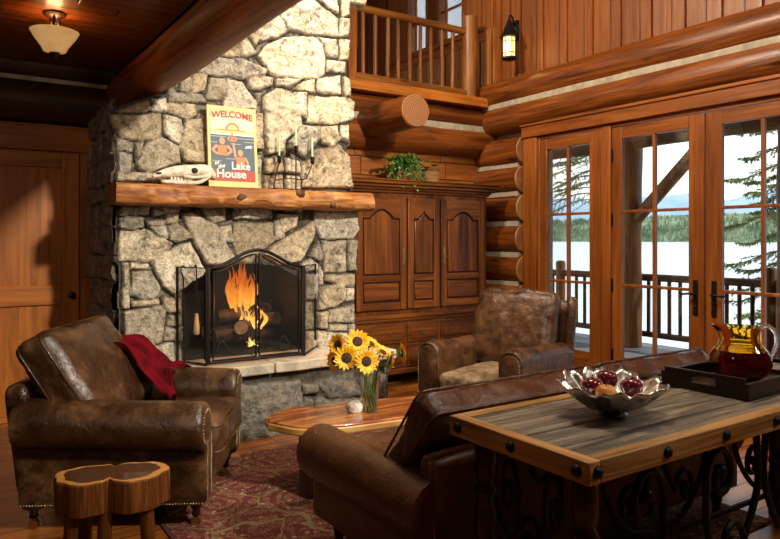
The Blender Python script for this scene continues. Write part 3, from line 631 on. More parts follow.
# plants on the armoire
def leafcard(mb, p, d, up, L, Wd, curl=.2):
    d = Vector(d).normalized(); s = d.cross(Vector(up)).normalized(); n = s.cross(d)
    p = Vector(p); a = p + d * L * .35; b = p + d * L
    mb.add([p, a + s * Wd + n * curl * Wd, b - n * curl * L * .5, a - s * Wd + n * curl * Wd, a], [(0, 4, 1), (1, 4, 2), (0, 3, 4), (3, 2, 4)])
m_leaf = NT('ivy_leaf'); m_leaf = m_leaf.princ(m_leaf.ramp(m_leaf.noise(m_leaf.coord(), 30, 2), [(.3, (.03, .10, .015)), (.55, (.10, .26, .04)), (.75, (.26, .44, .10))]), .45)
iv = empty('ivy_plant', (3.86, 5.55, 2.0), label='bushy green ivy trailing over the armoire cornice', cat='plant')
m_terra = plain('terracotta', (.35, .16, .08), .8)
MB().lathe([(.05, 0), (.06, .01), (.075, .08), (.08, .085), (.08, .10), (.07, .10), (.06, .06), (.001, .06)], n=20).build('pot', m_terra, iv, smooth=45)
rs = random.Random(3); mb = MB(); stm = MB()
for i in range(80):
    a = rs.uniform(0, 2 * pi); q = rs.uniform(.05, .22); top_ = rs.uniform(.10, .24); end = (q * 1.15 * math.cos(a), q * .8 * math.sin(a) - .05, rs.uniform(.0, .14) if rs.random() < .6 else top_)
    if end[1] < -.17: end = (end[0], end[1] - .02, rs.uniform(-.09, .06))
    if -.35 < end[1] < .3:
        path = bez([(0, 0, .08), (end[0] * .5, end[1] * .5, top_), end], 5); stm.tube(path, .0018, n=4)
        for k, p in enumerate(path[2:]):
            for _ in range(3):
                dd = (rs.uniform(-1, 1), rs.uniform(-1.2, .5), rs.uniform(-.8, .8)); leafcard(mb, p, dd, (rs.uniform(-.3, .3), -.3, 1), rs.uniform(.02, .036), rs.uniform(.009, .016))
stm.build('stems', plain('stem', (.12, .16, .05), .6), iv, smooth=True)
mb.build('foliage', m_leaf, iv, kind='stuff'); iv.scale = (1.12, 1.0, 1.15)
su = empty('potted_succulent', (4.13, 5.45, 2.0), label='small clay pot of dusky succulents beside the ivy', cat='plant')
MB().lathe([(.05, 0), (.064, .006), (.074, .05), (.07, .085), (.064, .09), (.075, .105), (.068, .105), (.06, .09), (.001, .085)], n=24, wob=lambda a, z: 1 + .02 * math.sin(14 * a)).build('pot', wood('clay_pot', (.26, .15, .07), (.42, .27, .14), (.55, .38, .22), 'x', 2, .8, .3, knots=False), su, smooth=45)
mb = MB()
for (cx, cy, cz, r) in ((-.04, 0, .13, .035), (.035, -.01, .15, .04), (.005, .03, .12, .035), (.06, .02, .115, .028), (-.06, -.03, .115, .026)):
    for i in range(16):
        a = i * 2.4; e = .2 + .055 * i; leafcard(mb, (cx, cy, cz - .02), (math.cos(a), math.sin(a), 1.5 - e), (0, 0, 1), r, r * .32, .5)
mb.build('rosettes', plain('succulent_leaf', (.13, .12, .09), .6), su); su.scale = (1.25, 1.25, 1.25)

# ================================================================ LEATHER FURNITURE
def rx(a): return Matrix.Rotation(R(a), 4, 'X')
def T(*p): return Matrix.Translation(p)
def arm_profile(hz, rad, out, base=.14, thick=.13):
    """section across an arm: x from inner face (0) outwards, z up; rolls outward at the top"""
    cx, cz = thick * .55 + out * .3, hz - rad; p = [(0, base), (0, cz - rad * .2)]
    for i in range(0, 15):
        a = pi * (1.02 - i / 14 * 1.42); p.append((cx + math.cos(a) * (rad * (1.0 if a > 0 else 1)), cz + math.sin(a) * rad))
    p += [(thick - .01, cz - rad * .85), (thick + .0, base + .1), (thick, base)]
    return p
def arm(t, side, W, y0, y1, hz, rad, mat, name='arm', nails=True, base=.14, out=.06, tilt=0.0, thick=.13, front='round'):
    prof = arm_profile(hz, rad, out, base, thick); n = len(prof); x_in = W / 2 - thick; vs = []; fs = []
    ks = [(y0, 0.0)] + [(y0 + (y1 - y0) * i / 12, 1.0) for i in range(0, 12)] + ([(y1 - .035, 1.0), (y1 - .014, .965), (y1 - .003, .90), (y1, .80)] if front == 'round' else [(y1, 1.0)])
    cxm, czm = thick * .5 + .02, (hz + base) / 2
    for (y, s) in ks:
        if s == 0.0: s = .9
        fr = (y - y0) / (y1 - y0)
        for (a, b) in prof:
            w_ = .004 * nz((a * 3 + side, y * 2, b * 3), 3, 2)
            bb = b + (tilt * (1 - fr) if b > hz - 2.2 * rad else 0)
            vs.append((side * (x_in + cxm + (a - cxm) * s) , y, (czm + (bb - czm) * (s if s == 1 else .5 + .5 * s)) + w_))
    for i in range(len(ks) - 1):
        for j in range(n):
            a, b = i * n + j, i * n + (j + 1) % n; fs.append((a, b, b + n, a + n))
    fs.append(tuple(range(n))); fs.append(tuple((len(ks) - 1) * n + j for j in range(n)))
    o = MB().add(vs, fs).build(name, mat, t, smooth=60)
    # scroll facing on the front with a welt and nailheads
    cx, cz = x_in + thick * .55 + out * .3, hz - rad
    if nails:
        nl = MB(); L = []
        for i in range(30):
            z = base + .02 + (cz - rad * .6 - base) * i / 29; L.append((thick * .18 + x_in, z))
        for i in range(24):
            a = pi * (1.0 - i / 23 * 1.35); L.append((cx + math.cos(a) * rad * .70, cz + math.sin(a) * rad * .70))
        for i in range(24):
            z = cz - rad * .6 - (cz - rad * .6 - base - .02) * i / 23; L.append((x_in + thick * .82, z))
        for (a, z) in L: nl.ball((side * a, y1 + .001, z), .0055, n=6, m=4)
        nl.build('nailheads', m_nail, o, smooth=True)
        MB().tube([(side * a, y1 - .004, z) for a, z in L[::3]], .005, n=6).build('welt', mat, o, smooth=True)
    return o
def turned_leg(name, t, x, y, h, mat, caster=True, r=.032):
    z0 = .05 if caster else 0
    o = MB().lathe([(r * .45, z0), (r * .7, z0 + .01), (r * .55, z0 + .03), (r * .95, z0 + (h - z0) * .55), (r * 1.15, z0 + (h - z0) * .8), (r * .8, z0 + (h - z0) * .86), (r * 1.2, h - .01), (r * 1.2, h)], c=(x, y, 0), n=18).build(name, mat, t, smooth=45)
    if caster: MB().tube([(x - .011, y, .024), (x + .011, y, .024)], .024, n=16).cyl((x, y, .03), (x, y, .055), .012).build('caster', m_nail, o, smooth=45)
    return o
m_legw = wood('dark_leg_wood', (.012, .004, .003), (.032, .010, .006), (.06, .02, .010), 'z', 2, .25, .1, knots=False, coat=.3)
def piping(mb, d, r, M, hz):
    """welt cord round the rim of a cushion at local height hz"""
    hx, hy = d[0] / 2 - .004, d[1] / 2 - .004; p = []
    for (sx, sy, a0) in ((1, 1, 0), (-1, 1, 90), (-1, -1, 180), (1, -1, 270)):
        for i in range(5):
            a = R(a0 + i * 22.5); p.append(M @ Vector((sx * (hx - r) + r * math.cos(a), sy * (hy - r) + r * math.sin(a), hz)))
    p.append(p[0]); mb.tube(p, .0055, n=6)
# --- left armchair
a_l = math.atan2(-.854, -.52)
lc = empty('leather_armchair', (.93, 3.82, 0), a_l, label='brown leather armchair with rolled arms beside the stump table', cat='armchair')
Wl, D0, D1 = .90, -.50, .47
arm(lc, 1, Wl, D0 + .05, D1 - .03, .63, .118, m_lea_l, tilt=.03, out=.13)
arm(lc, -1, Wl, D0 + .05, D1 - .03, .63, .118, m_lea_l, tilt=.03, out=.13)
MB().pillow((0, -.02, .235), (Wl - .16, .86, .20), .03, .0, 10).build('seat_base', m_lea_l, lc, smooth=True)
MB().pillow((0, 0, 0), (Wl - .02, .13, .62), .05, .0, 12, M=T(0, D0 + .06, .42) @ rx(9)).build('back_frame', m_lea_l, lc, smooth=True)
cu = MB().pillow((0, 0, 0), (Wl - .27, .66, .17), .05, .10, 20, M=T(0, .15, .405) @ rx(1.5), wr=.006, seed=2)
cu = cu.build('seat_cushion', m_lea_l, lc, smooth=True)
pp = MB(); piping(pp, (Wl - .26, .67), .05, T(0, .15, .405) @ rx(1.5), .065); piping(pp, (Wl - .26, .67), .05, T(0, .15, .405) @ rx(1.5), -.065); pp.build('piping', m_lea_l, cu, smooth=True)
Mb = T(.03, -.27, .70) @ rx(-57)
bc = MB().pillow((0, 0, 0), (Wl - .08, .56, .20), .06, .22, 26, M=Mb, wr=.008, seed=5).build('back_cushion', m_lea_l, lc, smooth=True)
pp = MB(); piping(pp, (Wl - .07, .57), .06, Mb, .06); piping(pp, (Wl - .07, .57), .06, Mb, -.06); pp.build('piping', m_lea_l, bc, smooth=True)
nb = MB()
for i in range(62): nb.ball((Wl / 2 + .002, -.44 + .86 * i / 61, .145), .0055, n=6, m=4); nb.ball((-Wl / 2 - .002, -.44 + .86 * i / 61, .145), .0055, n=6, m=4)
nb.build('nailheads', m_nail, lc, smooth=True)
for sx in (-1, 1):
    for y in (-.42, .37): turned_leg('leg', lc, sx * .36, y, .15, m_legw)
# --- sofa in front, its back to the console table
sf = empty('leather_sofa', (2.435, 2.34, .010), 0, label='low cognac leather sofa with its back to the console table', cat='sofa')
Ws = 1.98
arm(sf, -1, Ws, -.44, .48, .555, .122, m_lea_s, nails=False, out=.10)
arm(sf, 1, Ws, -.44, .48, .555, .122, m_lea_s, nails=False, out=.10)
MB().pillow((0, 0, .23), (Ws - .14, .86, .18), .03, 0, 10).build('seat_base', m_lea_s, sf, smooth=True)
fb = MB().pillow((0, 0, 0), (Ws - .02, .12, .50), .035, 0, 14, M=T(0, -.385, .385) @ rx(5), wr=.002).build('back_frame', m_lea_s, sf, smooth=True)
nb = MB()
for i in range(34): nb.ball((-Ws / 2 + .012, -.447 + .045 * i / 33 - .012, .17 + .44 * i / 33), .006, n=6, m=4)
nb.build('nailheads', m_nail, fb, smooth=True)
for x in (-.44, .44):
    Ms = T(x * 1.0, .10, .40)
    s_ = MB().pillow((0, 0, 0), (.86, .68, .17), .05, .07, 14, M=Ms, seed=x).build('seat_cushion', m_lea_c, sf, smooth=True)
for x, sd in ((-.475, 1), (.44, 4)):
    Mc = T(x, -.235, .635) @ rx(-52)
    c_ = MB().pillow((0, 0, 0), (.98 if sd == 1 else .84, .46, .135), .045, .10, 24, M=Mc, wr=.008, seed=sd).build('back_cushion', m_lea_c, sf, smooth=True)
    pp = MB(); d_ = (.99 if sd == 1 else .85, .47); piping(pp, d_, .04, Mc, .055); piping(pp, d_, .04, Mc, -.055); pp.build('piping', m_lea_c, c_, smooth=True)
for sx in (-1, 1):
    for y in (-.38, .38): turned_leg('leg', sf, sx * .9, y, .15, m_legw, caster=False)
# --- armchair by the doors
rc = empty('club_armchair', (3.42, 3.68, 0), R(107), label='glossy worn leather club chair with a pale seat beside the armoire', cat='armchair')
Wr = .84
for sx in (-1, 1):
    o = MB()
    prof = [(0, .12), (0, .60)] + [(.085 + .085 * math.cos(pi * (1 - i / 10)), .60 + .075 * math.sin(pi * (1 - i / 10))) for i in range(1, 10)] + [(.17, .60), (.165, .12)]
    vs = []; fs = []; n = len(prof); ks = [(-.38, .94), (-.35, 1)] + [(-.3 + .7 * i / 10, 1) for i in range(11)] + [(.425, .97), (.44, .88)]
    for (y, s) in ks:
        drop = -.10 * max(0, (-y - .2)) * 1.0 + .025 * math.exp(-((y - .33) / .12) ** 2)
        for (a, b) in prof: vs.append((sx * (Wr / 2 - .17 + .085 + (a - .085) * s), y, (.36 + (b - .36) * s) + (drop if b > .5 else 0) + .005 * nz((a, y, b), 7, sx)))
    for i in range(len(ks) - 1):
        for j in range(n): a, b = i * n + j, i * n + (j + 1) % n; fs.append((a, b, b + n, a + n))
    fs += [tuple(range(n)), tuple((len(ks) - 1) * n + j for j in range(n))]
    o.add(vs, fs); ao = o.build('arm', m_lea_r, rc, smooth=60)
    MB().tube([(sx * (Wr / 2 - .17 + .085 + (a - .085) * .97), .428, .36 + (b - .36) * .97 + .012) for a, b in prof], .006, n=6).build('piping', m_lea_r, ao, smooth=True)
    nl = MB()
    for i in range(26): nl.ball((sx * (Wr / 2 - .012), .443, .14 + .46 * i / 25), .005, n=6, m=4)
    nl.build('nailheads', m_nail, ao, smooth=True)
MB().pillow((0, 0, .23), (Wr - .30, .84, .20), .03, 0, 10).build('seat_base', m_lea_r, rc, smooth=True)
sc_ = MB().pillow((0, .08, .40), (Wr - .35, .70, .15), .045, .12, 18, wr=.006, seed=8).build('seat_cushion', m_lea_seat, rc, smooth=True, label='pale worn seat cushion')
MB().pillow((0, 0, 0), (Wr - .06, .13, .80), .05, 0, 16, M=T(0, -.40, .56) @ rx(14), crown=(0, 0, 0)).build('back_frame', m_lea_r, rc, smooth=True)
bk = MB().pillow((0, 0, 0), (Wr - .16, .60, .17), .09, .22, 40, M=T(0, -.245, .75) @ rx(-74), wr=.007, seed=11).build('back_cushion', m_lea_r, rc, smooth=True)
for sx in (-1, 1):  # rolled wing edge of the back with nails
    wg = MB().tube(bez([(sx * .375, -.33, .45), (sx * .38, -.37, .70), (sx * .38, -.425, .92), (sx * .365, -.46, .965)], 6), [.038] * 18 + [.040], n=14).build('wing_roll', m_lea_r, rc, smooth=50)
for sx in (-1, 1):
    for y in (-.34, .36): turned_leg('leg', rc, sx * .34, y, .13, m_legw, caster=False)
# --- red throw over the left armchair
def cloth(name, fn, nu, nv, mat, th=.006, parent=None, **k):
    vs = [tuple(fn(i / nu, j / nv)) for j in range(nv + 1) for i in range(nu + 1)]
    fs = [(j * (nu + 1) + i, j * (nu + 1) + i + 1, (j + 1) * (nu + 1) + i + 1, (j + 1) * (nu + 1) + i) for j in range(nv) for i in range(nu)]
    return MB().add(vs, fs).build(name, mat, parent, smooth=True, solid=th, **k)
m_throw = NT('red_wool'); _n = m_throw.noise(m_throw.coord(), 180, 3); _n2 = m_throw.noise(m_throw.coord(), 9, 3)
m_throw = m_throw.princ(m_throw.ramp(_n2, [(.3, (.06, .002, .004)), (.7, (.15, .003, .008))]), 1.0, bump=_n, bstr=.5, bdist=.004, Specular_IOR_Level=.1)
tm = T(.93, 3.82, 0) @ Matrix.Rotation(a_l, 4, 'Z')
keyp = [(-.42, 1.00 * .0 + .50), (-.30, .80), (-.20, .875), (-.10, .80), (-.03, .66), (.06, .545), (.20, .512), (.30, .506)]
ky = bez([(0, y, z) for y, z in [(-.46, .60), (-.40, .72), (-.32, .80), (-.20, .79), (-.10, .71), (-.02, .62), (.05, .55), (.10, .50)]], 6)
def throw_fn(s, t):
    L = len(ky) - 1; q = t * L; i = min(int(q), L - 1); p = ky[i].lerp(ky[i + 1], q - i)
    x = -.52 + .44 * s - .03 * t + .02 * math.sin(5 * t + 2 * s); fold = .026 * math.sin(s * 19 + 3 * t + 2 * nz((s * 3, t * 3, 0))) + .020 * math.sin(s * 37 - 9 * t + 3 * nz((s * 4, t * 4, 5))) + .030 * nz((s * 6, t * 7, 1), 1, 3)
    z = p.z + fold * (.5 + .5 * t) + .02
    arm_top = .64 if x < -.30 and t > .25 else 0
    if x < -.28: z = max(z, .635 + fold * .7 - .0 * t) if t > .2 else z
    y = p.y + .03 * math.sin(s * 9) + (.02 * nz((s * 8, t * 3, 4), 1))
    return tm @ Vector((x, y, z))
cloth('red_throw', throw_fn, 70, 80, m_throw, label='crumpled red wool throw over the armchair back and arm', cat='blanket')

# ================================================================ TABLES
# coffee table: live edge slab on two trunk legs
m_slab = NT('slab_wood'); _v = m_slab.coord((1, 1, 1), rot=(0, 0, R(8))); 
_n = m_slab.n('ShaderNodeTexNoise', {'Vector': m_slab.coord((1.2, 9, 9), rot=(0, 0, R(5))), 'Scale': 1.6, 'Detail': 6.0, 'Distortion': 1.6}).outputs[0]
m_slab = m_slab.princ(m_slab.ramp(_n, [(.3, (.10, .022, .007)), (.48, (.30, .085, .022)), (.62, (.52, .20, .05)), (.8, (.62, .30, .09))]), .22, Coat_Weight=.5, Coat_Roughness=.12)
ct = empty('coffee_table', (2.05, 3.3, .010), label='live edge wooden slab coffee table in front of the hearth', cat='coffee table')
top_pts = bez([(1.50, 3.44, 0), (1.54, 3.54, 0), (1.72, 3.63, 0), (2.08, 3.58, 0), (2.40, 3.50, 0), (2.66, 3.42, 0), (2.72, 3.28, 0), (2.64, 3.14, 0), (2.40, 3.07, 0), (2.10, 3.11, 0), (1.80, 3.15, 0), (1.60, 3.24, 0), (1.50, 3.44, 0)], 6)[:-1]
m_edge = NT('sapwood_edge'); m_edge = m_edge.princ(m_edge.ramp(m_edge.noise(m_edge.coord((6, 6, 30)), 1, 4), [(.3, (.36, .16, .04)), (.7, (.62, .36, .11))]), .4)
tp = [(p.x - 2.05, p.y - 3.3) for p in top_pts]
MB().prism(tp, .372, .42).build('tabletop', m_slab, ct, bevel=.006)
sh = lambda s: [(x * s, y * s) for x, y in tp]
MB().prism([(x * 1.012 + .003 * nz((x, y, 0), 20), y * 1.025) for x, y in tp], .364, .408).build('bark_edge', m_edge, ct, bevel=.010)
for x in (-.30, .36): logline((x, .05, 0), (x, .05, .366), .10, 7 + x, n=18, jit=.12).build('leg', m_legw, ct, smooth=50)
# stump side table
m_bark = wood('red_bark', (.07, .022, .008), (.24, .085, .022), (.50, .20, .05), 'z', 2.6, .55, 1.0, knots=False)
m_sap = plain('sapwood', (.60, .27, .06), .38)
m_heart = NT('heartwood'); _r = m_heart.n('ShaderNodeTexWave', {'Vector': m_heart.coord(), 'Scale': 26.0, 'Distortion': 5.0, 'Detail': 3.0, 'Detail Scale': 3.0}, wave_type='RINGS', rings_direction='Z').outputs[0]
m_heart = m_heart.princ(m_heart.ramp(_r, [(.2, (.035, .010, .004)), (.7, (.09, .026, .008)), (1, (.18, .06, .018))]), .28, Coat_Weight=.4)
sd = onZ(112, 472, .47)
stt = empty('stump_table', (sd.x, sd.y, 0), R(-20), label='double lobed stump slice side table with pole legs', cat='side table')
def lobes(s):
    out = []
    for i in range(72):
        a = 2 * pi * i / 72; r = .118 + .105 * abs(math.cos(a)) ** 1.3 + .008 * math.sin(5 * a) + .005 * math.sin(11 * a + 1)
        r -= .030 * math.exp(-(math.cos(a) / .13) ** 2) + .006 * abs(math.sin(9 * a))
        out.append((r * s * math.cos(a), r * s * math.sin(a) * .86))
    return out
MB().prism(lobes(1.0), .335, .463).build('slice', m_bark, stt, bevel=.005)
MB().prism(lobes(.985), .462, .469).build('sapwood_ring', m_sap, stt, bevel=.002)
MB().prism([(x - .085 * 0, y) for x, y in lobes(.83)], .468, .4705).build('heartwood', m_heart, stt)
for (x, y) in ((-.14, -.05), (-.11, .07), (.12, .06), (.14, -.05), (-.02, -.05)):
    logline((x * 1.15, y * 1.25, 0), (x, y, .345), .027, 40 + x * 9, n=12).build('leg', m_bark, stt, smooth=50)
# console table
m_top = NT('weathered_plank'); _n = m_top.noise(m_top.coord((1.4, 20, 20)), 1, 7, .7, 1.4); _q = m_top.noise(m_top.coord((.6, 5, 5), loc=(3, 3, 3)), 1, 4, .5, .8)
_c = m_top.mix(.7, m_top.ramp(_n, [(.34, (.028, .022, .017)), (.5, (.19, .155, .115)), (.66, (.42, .36, .27))]), m_top.ramp(_q, [(.35, (.45, .42, .4)), (.6, (1.15, 1.1, 1.0))]), 'MULTIPLY')
m_top = m_top.princ(_c, .48, bump=_n, bstr=1.0, bdist=.012)
m_rim_x = wood('table_rim_x', (.22, .10, .045), (.55, .34, .18), (.90, .66, .42), 'x', 1.3, .42, .4)
m_rim_y = wood('table_rim_y', (.22, .10, .045), (.55, .32, .16), (.85, .58, .34), 'y', 1.3, .42, .4)
kt = empty('console_table', (2.575, 1.56, 0), label='rustic console table with bolted plank rim and iron scrollwork', cat='console table')
X0, X1, Y0, Y1, ZT = -1.075, 1.075, -.31, .31, .80
ys = [Y0 + .05, -.155, -.02, .12, Y1 - .05]
for i in range(4):
    nseg = 40; fv = []; 
    MB().box(X0 + .05, X1 - .05, ys[i] + .002, ys[i + 1] - .002, .755, .797 + .002 * ((i * 7) % 3 - 1)).build('plank', m_top, kt, bevel=.004)
[MB().box(X0 + .05, X1 - .05, q, q + .05, .732, ZT).build('rim_board', m_rim_x, kt, bevel=.004) for q in (Y0, Y1 - .05)]
[MB().box(q, q + .05, Y0, Y1, .732, ZT).build('rim_board', m_rim_y, kt, bevel=.004) for q in (X0, X1 - .05)]
bolts = [((X0 + .035 + k * .325, Y0), (0, -1)) for k in range(7)] + [((X0, Y0 + .045), (-1, 0)), ((X0, .0), (-1, 0)), ((X0, Y1 - .05), (-1, 0))] + [((X1, y), (1, 0)) for y in (Y0 + .05, 0, Y1 - .05)]
for (p, d) in bolts:
    M_ = T(p[0], p[1], .767) @ Vector((d[0], d[1], 0)).to_track_quat('Z', 'Y').to_matrix().to_4x4()
    MB().lathe([(.019, 0), (.019, .002), (.014, .010), (.007, .014), (.001, .015)], n=14, M=M_).build('bolt', m_irond, kt, smooth=45)
def table_leg(x, y):
    MB().lathe([(.030, 0), (.036, .02), (.024, .06), (.034, .12), (.038, .20), (.030, .27), (.038, .29), (.030, .31), (.036, .40), (.040, .47), (.030, .52), (.040, .535), (.040, .55), (.028, .57), (.038, .60), (.040, .66), (.034, .735)], c=(x, y, 0), n=20).build('leg', m_legw, kt, smooth=50)
for x in (X0 + .09, X1 - .08):
    for y in (Y0 + .09, Y1 - .09): table_leg(x, y)
def spiral(c, r0, turns, a0, dirn, n=34):
    return [(c[0] + r0 * (1 - i / n * .82) * math.cos(a0 + dirn * turns * 2 * pi * i / n), c[1] + r0 * (1 - i / n * .82) * math.sin(a0 + dirn * turns * 2 * pi * i / n)) for i in range(n + 1)]
def scroll_x(mb, y, x0, x1, z0, z1, flip=1):
    """C and S scrolls in the plane y"""
    xm = (x0 + x1) / 2; w_ = x1 - x0; h = z1 - z0
    for s in (1, -1):
        P = lambda u, v: (xm + s * u * w_ / 2, y, z0 + v * h)
        sp = spiral((.50, .74), .22, 1.15, R(90), -1); path = [P(u, .74 + (v - .74) * 1.0) for u, v in sp]
        path = [P(.03, .04), P(.22, .18), P(.30, .42), P(.22, .62), P(.24, .85)] [::1]
        mb.tube(bez(path, 6), .010, n=6, flat=(1.0, .6)); mb.tube([P(u, v) for u, v in sp], [.010] * 28 + [.012] * 7, n=6)
        mb.ball(P(*sp[-1]), .018, n=8, m=6)
        sp2 = spiral((.58, .24), .2, 1.1, R(-90), 1); mb.tube([P(u, v) for u, v in sp2], .010, n=6); mb.ball(P(*sp2[-1]), .018, n=8, m=6)
        mb.tube(bez([P(.58, .04), P(.9, .12), P(1.0, .5), P(.9, .9), P(.5, .96)], 6), .010, n=6, flat=(1.0, .6))
def big_scroll(mb, P, r):
    """a tall C with curled ends and a sweeping S beside it"""
    for s_ in (1, -1):
        sp = spiral((.46 * 1, .76), .20, 1.25, R(180), -1); q = [P(s_ * u, v) for u, v in sp]
        mb.tube(bez([P(s_ * .98, .04), P(s_ * .62, .12), P(s_ * .30, .42), q[0]], 7)[:-1] + q, r, n=7); mb.ball(q[-1], r * 1.9, n=8, m=6)
        sp = spiral((.62, .30), .17, 1.1, R(0), 1); q = [P(s_ * u, v) for u, v in sp]
        mb.tube(bez([P(s_ * .98, .97), P(s_ * 1.0, .62), q[0]], 7)[:-1] + q, r, n=7); mb.ball(q[-1], r * 1.9, n=8, m=6)
for y in (Y0 + .09, Y1 - .09):
    for q in range(2):
        mb = MB(); xc = -.48 + q * .97; big_scroll(mb, lambda u, v: (xc + u * .46, y, .14 + v * .58), .013); mb.build('scrollwork', m_irond, kt, smooth=45)
    MB().tube([(X0 + .09, y, .13), (X1 - .08, y, .13)], .014, n=8).build('stretcher', m_irond, kt, smooth=45)
for x in (X0 + .09, X1 - .08):
    mb = MB()
    big_scroll(mb, lambda u, v: (x, u * .22, .14 + v * .58), .009); mb.build('scrollwork', m_irond, kt, smooth=45)
    MB().tube([(x, Y0 + .09, .13), (x, Y1 - .09, .13)], .012, n=8).build('stretcher', m_irond, kt, smooth=45)
# rug
m_rug = NT('persian_rug'); v = m_rug.coord()
nzv = m_rug.n('ShaderNodeTexNoise', {'Vector': v, 'Scale': 5.0, 'Detail': 2.0}).outputs[1]
vv = m_rug.n('ShaderNodeMix', {0: .09, 4: v, 5: nzv}, data_type='VECTOR').outputs[1]
vo = m_rug.n('ShaderNodeTexVoronoi', {'Vector': vv, 'Scale': 3.1}, feature='F1'); d1 = vo.outputs[0]
wv = m_rug.math('SINE', m_rug.math('ADD', m_rug.math('MULTIPLY', d1, 34.0), m_rug.math('MULTIPLY', m_rug.noise(v, 13, 3, .6, 1.5), 14.0))); ed = m_rug.n('ShaderNodeTexVoronoi', {'Vector': vv, 'Scale': 3.1}, feature='DISTANCE_TO_EDGE').outputs[0]
fine = m_rug.n('ShaderNodeTexVoronoi', {'Vector': vv, 'Scale': 21.0}).outputs[0]
c = m_rug.ramp(wv, [(.0, (.13, .020, .012)), (.22, (.20, .034, .02)), (.36, (.46, .34, .19)), (.50, (.15, .12, .045)), (.64, (.30, .22, .11)), (.74, (.18, .03, .018))], 'CONSTANT')
c = m_rug.mix(m_rug.ramp(fine, [(.16, (1, 1, 1)), (.2, (0, 0, 0))]), c, (.40, .31, .18)); c = m_rug.mix(m_rug.ramp(ed, [(.006, (1, 1, 1)), (.014, (0, 0, 0))]), c, (.24, .19, .09))
pile = m_rug.noise(v, 260, 2); m_rug = m_rug.princ(m_rug.mix(.6, c, m_rug.ramp(pile, [(.3, (.5, .5, .5)), (.7, (1.3, 1.3, 1.3))]), 'MULTIPLY'), .95, bump=pile, bstr=.6, bdist=.004)
rg = empty('area_rug', (2.2, 3.0, 0), label='red and tan patterned wool rug under the coffee table', cat='rug')
MB().box(-1.27, 1.27, -1.25, 1.24, .0, .010).build('pile', m_rug, rg, bevel=.003)
MB().box(-1.29, -1.27, -1.25, 1.24, 0, .009).box(1.27, 1.29, -1.25, 1.24, 0, .009).build('binding', plain('rug_binding', (.10, .03, .02), .9), rg)

# ================================================================ ON AND AROUND THE FIREPLACE
def to_parent(o, p): o.parent = p; return o
# folding fire screen
fs_ = empty('fire_screen', (1.94, 4.66, .532), label='black iron folding fire screen with an arched double door centre', cat='fire screen')
m_mesh = NT('screen_mesh')
_t = m_mesh.n('ShaderNodeBsdfTransparent').outputs[0]; _d = m_mesh.n('ShaderNodeBsdfPrincipled', {'Base Color': (.05, .045, .04, 1), 'Roughness': .4, 'Metallic': .6}).outputs[0]
_mx = m_mesh.n('ShaderNodeMixShader', {0: .30, 1: _t, 2: _d}); m_mesh.t.links.new(_mx.outputs[0], m_mesh.out.inputs[0]); m_mesh = m_mesh.m
XL, XR, ZS = -.365, .365, .69
def archz(x): q = abs(x) / .365; return ZS + .125 * (.5 + .5 * math.cos(min(1, q * 1.02) * pi))
pth = [(XL, 0, .01), (XL, 0, ZS)] + [(XL + .73 * i / 20, 0, archz(XL + .73 * i / 20)) for i in range(1, 20)] + [(XR, 0, ZS), (XR, 0, .01)]
MB().tube(pth, .013, n=8).tube([(XL, 0, .02), (XR, 0, .02)], .012, n=8).build('centre_frame', m_irond, fs_, smooth=50)
for s in (-1, 1):
    ip = [(s * .012, -.004, .035), (s * .012, -.004, archz(.012) - .028)] + [(s * (.012 + .32 * i / 10), -.004, archz(.012 + .32 * i / 10) - .03) for i in range(1, 11)] + [(s * .335, -.004, .035), (s * .012, -.004, .035)]
    dr = MB().tube(ip, .008, n=6).build('screen_door', m_irond, fs_, smooth=50)
    MB().add([(s * .012, .002, .03)] + [(s * .34 * i / 12, .002, archz(.34 * i / 12) - .025) for i in range(13)] + [(s * .34, .002, .03)], [tuple(range(15))]).build('mesh_panel', m_mesh, dr)
    MB().tube(bez([(s * .02, -.012, .40), (s * .035, -.03, .415), (s * .055, -.03, .40), (s * .05, -.025, .385)], 5), .006, n=6).ball((s * .03, -.02, .40), .010).build('latch', m_iron, dr, smooth=True)
for s, ex, ey in ((-1, -.125, .27), (1, .24, .28)):
    x0 = s * .38; x1 = x0 + (ex if s < 0 else ex)
    P = lambda t, z: (x0 + (x1 - x0) * t, ey * t, z)
    wg = MB().tube([P(0, .01), P(0, ZS), P(1, ZS), P(1, .01), P(0, .01)], .010, n=8).tube([P(.06, .04), P(.06, ZS - .03)], .006, n=6).build('side_panel', m_irond, fs_, smooth=50)
    MB().add([P(0.02, .02), P(1, .02), P(1, ZS), P(.02, ZS)], [(0, 1, 2, 3)]).build('mesh_panel', m_mesh, wg)
    for z in (.12, .55): MB().cyl((s * .372, -.006, z - .025), (s * .372, -.006, z + .025), .009, n=10).build('hinge', m_iron, fs_, smooth=50)
# hearth brush and poker hung on the left wing
m_straw = wood('pale_brush_wood', (.45, .30, .16), (.66, .48, .28), (.82, .64, .42), 'z', 4, .6, .2, knots=False)
hp = Vector((1.94 - .38 - .05, 4.66 + .10, .532))
br = empty('hearth_brush', (hp.x, hp.y - .02, .75), label='hearth brush with a pale tapered handle hanging from the screen wing', cat='brush')
MB().lathe([(.014, 0), (.022, .01), (.021, .06), (.012, .14), (.010, .15), (.001, .15)], n=14, c=(0, -.012, .0)).build('bristles', m_straw, br, smooth=45)
MB().tube(bez([(0, -.012, .15), (0, -.012, .44), (0, -.012, .478), (.0, .012, .49), (0, .03, .475)], 6), .005, n=8).build('handle', m_irond, br, smooth=True)
pk = empty('fireplace_poker', (hp.x - .06, hp.y + .10, .70), label='slim iron poker hanging by its hook beside the brush', cat='poker')
MB().tube(bez([(0, -.03, 0), (0, -.03, .3), (-.004, -.03, .45), (-.02, -.03, .50), (-.005, -.03, .535), (.018, -.02, .515)], 6), .005, n=8).build('shaft', m_irond, pk, smooth=True)
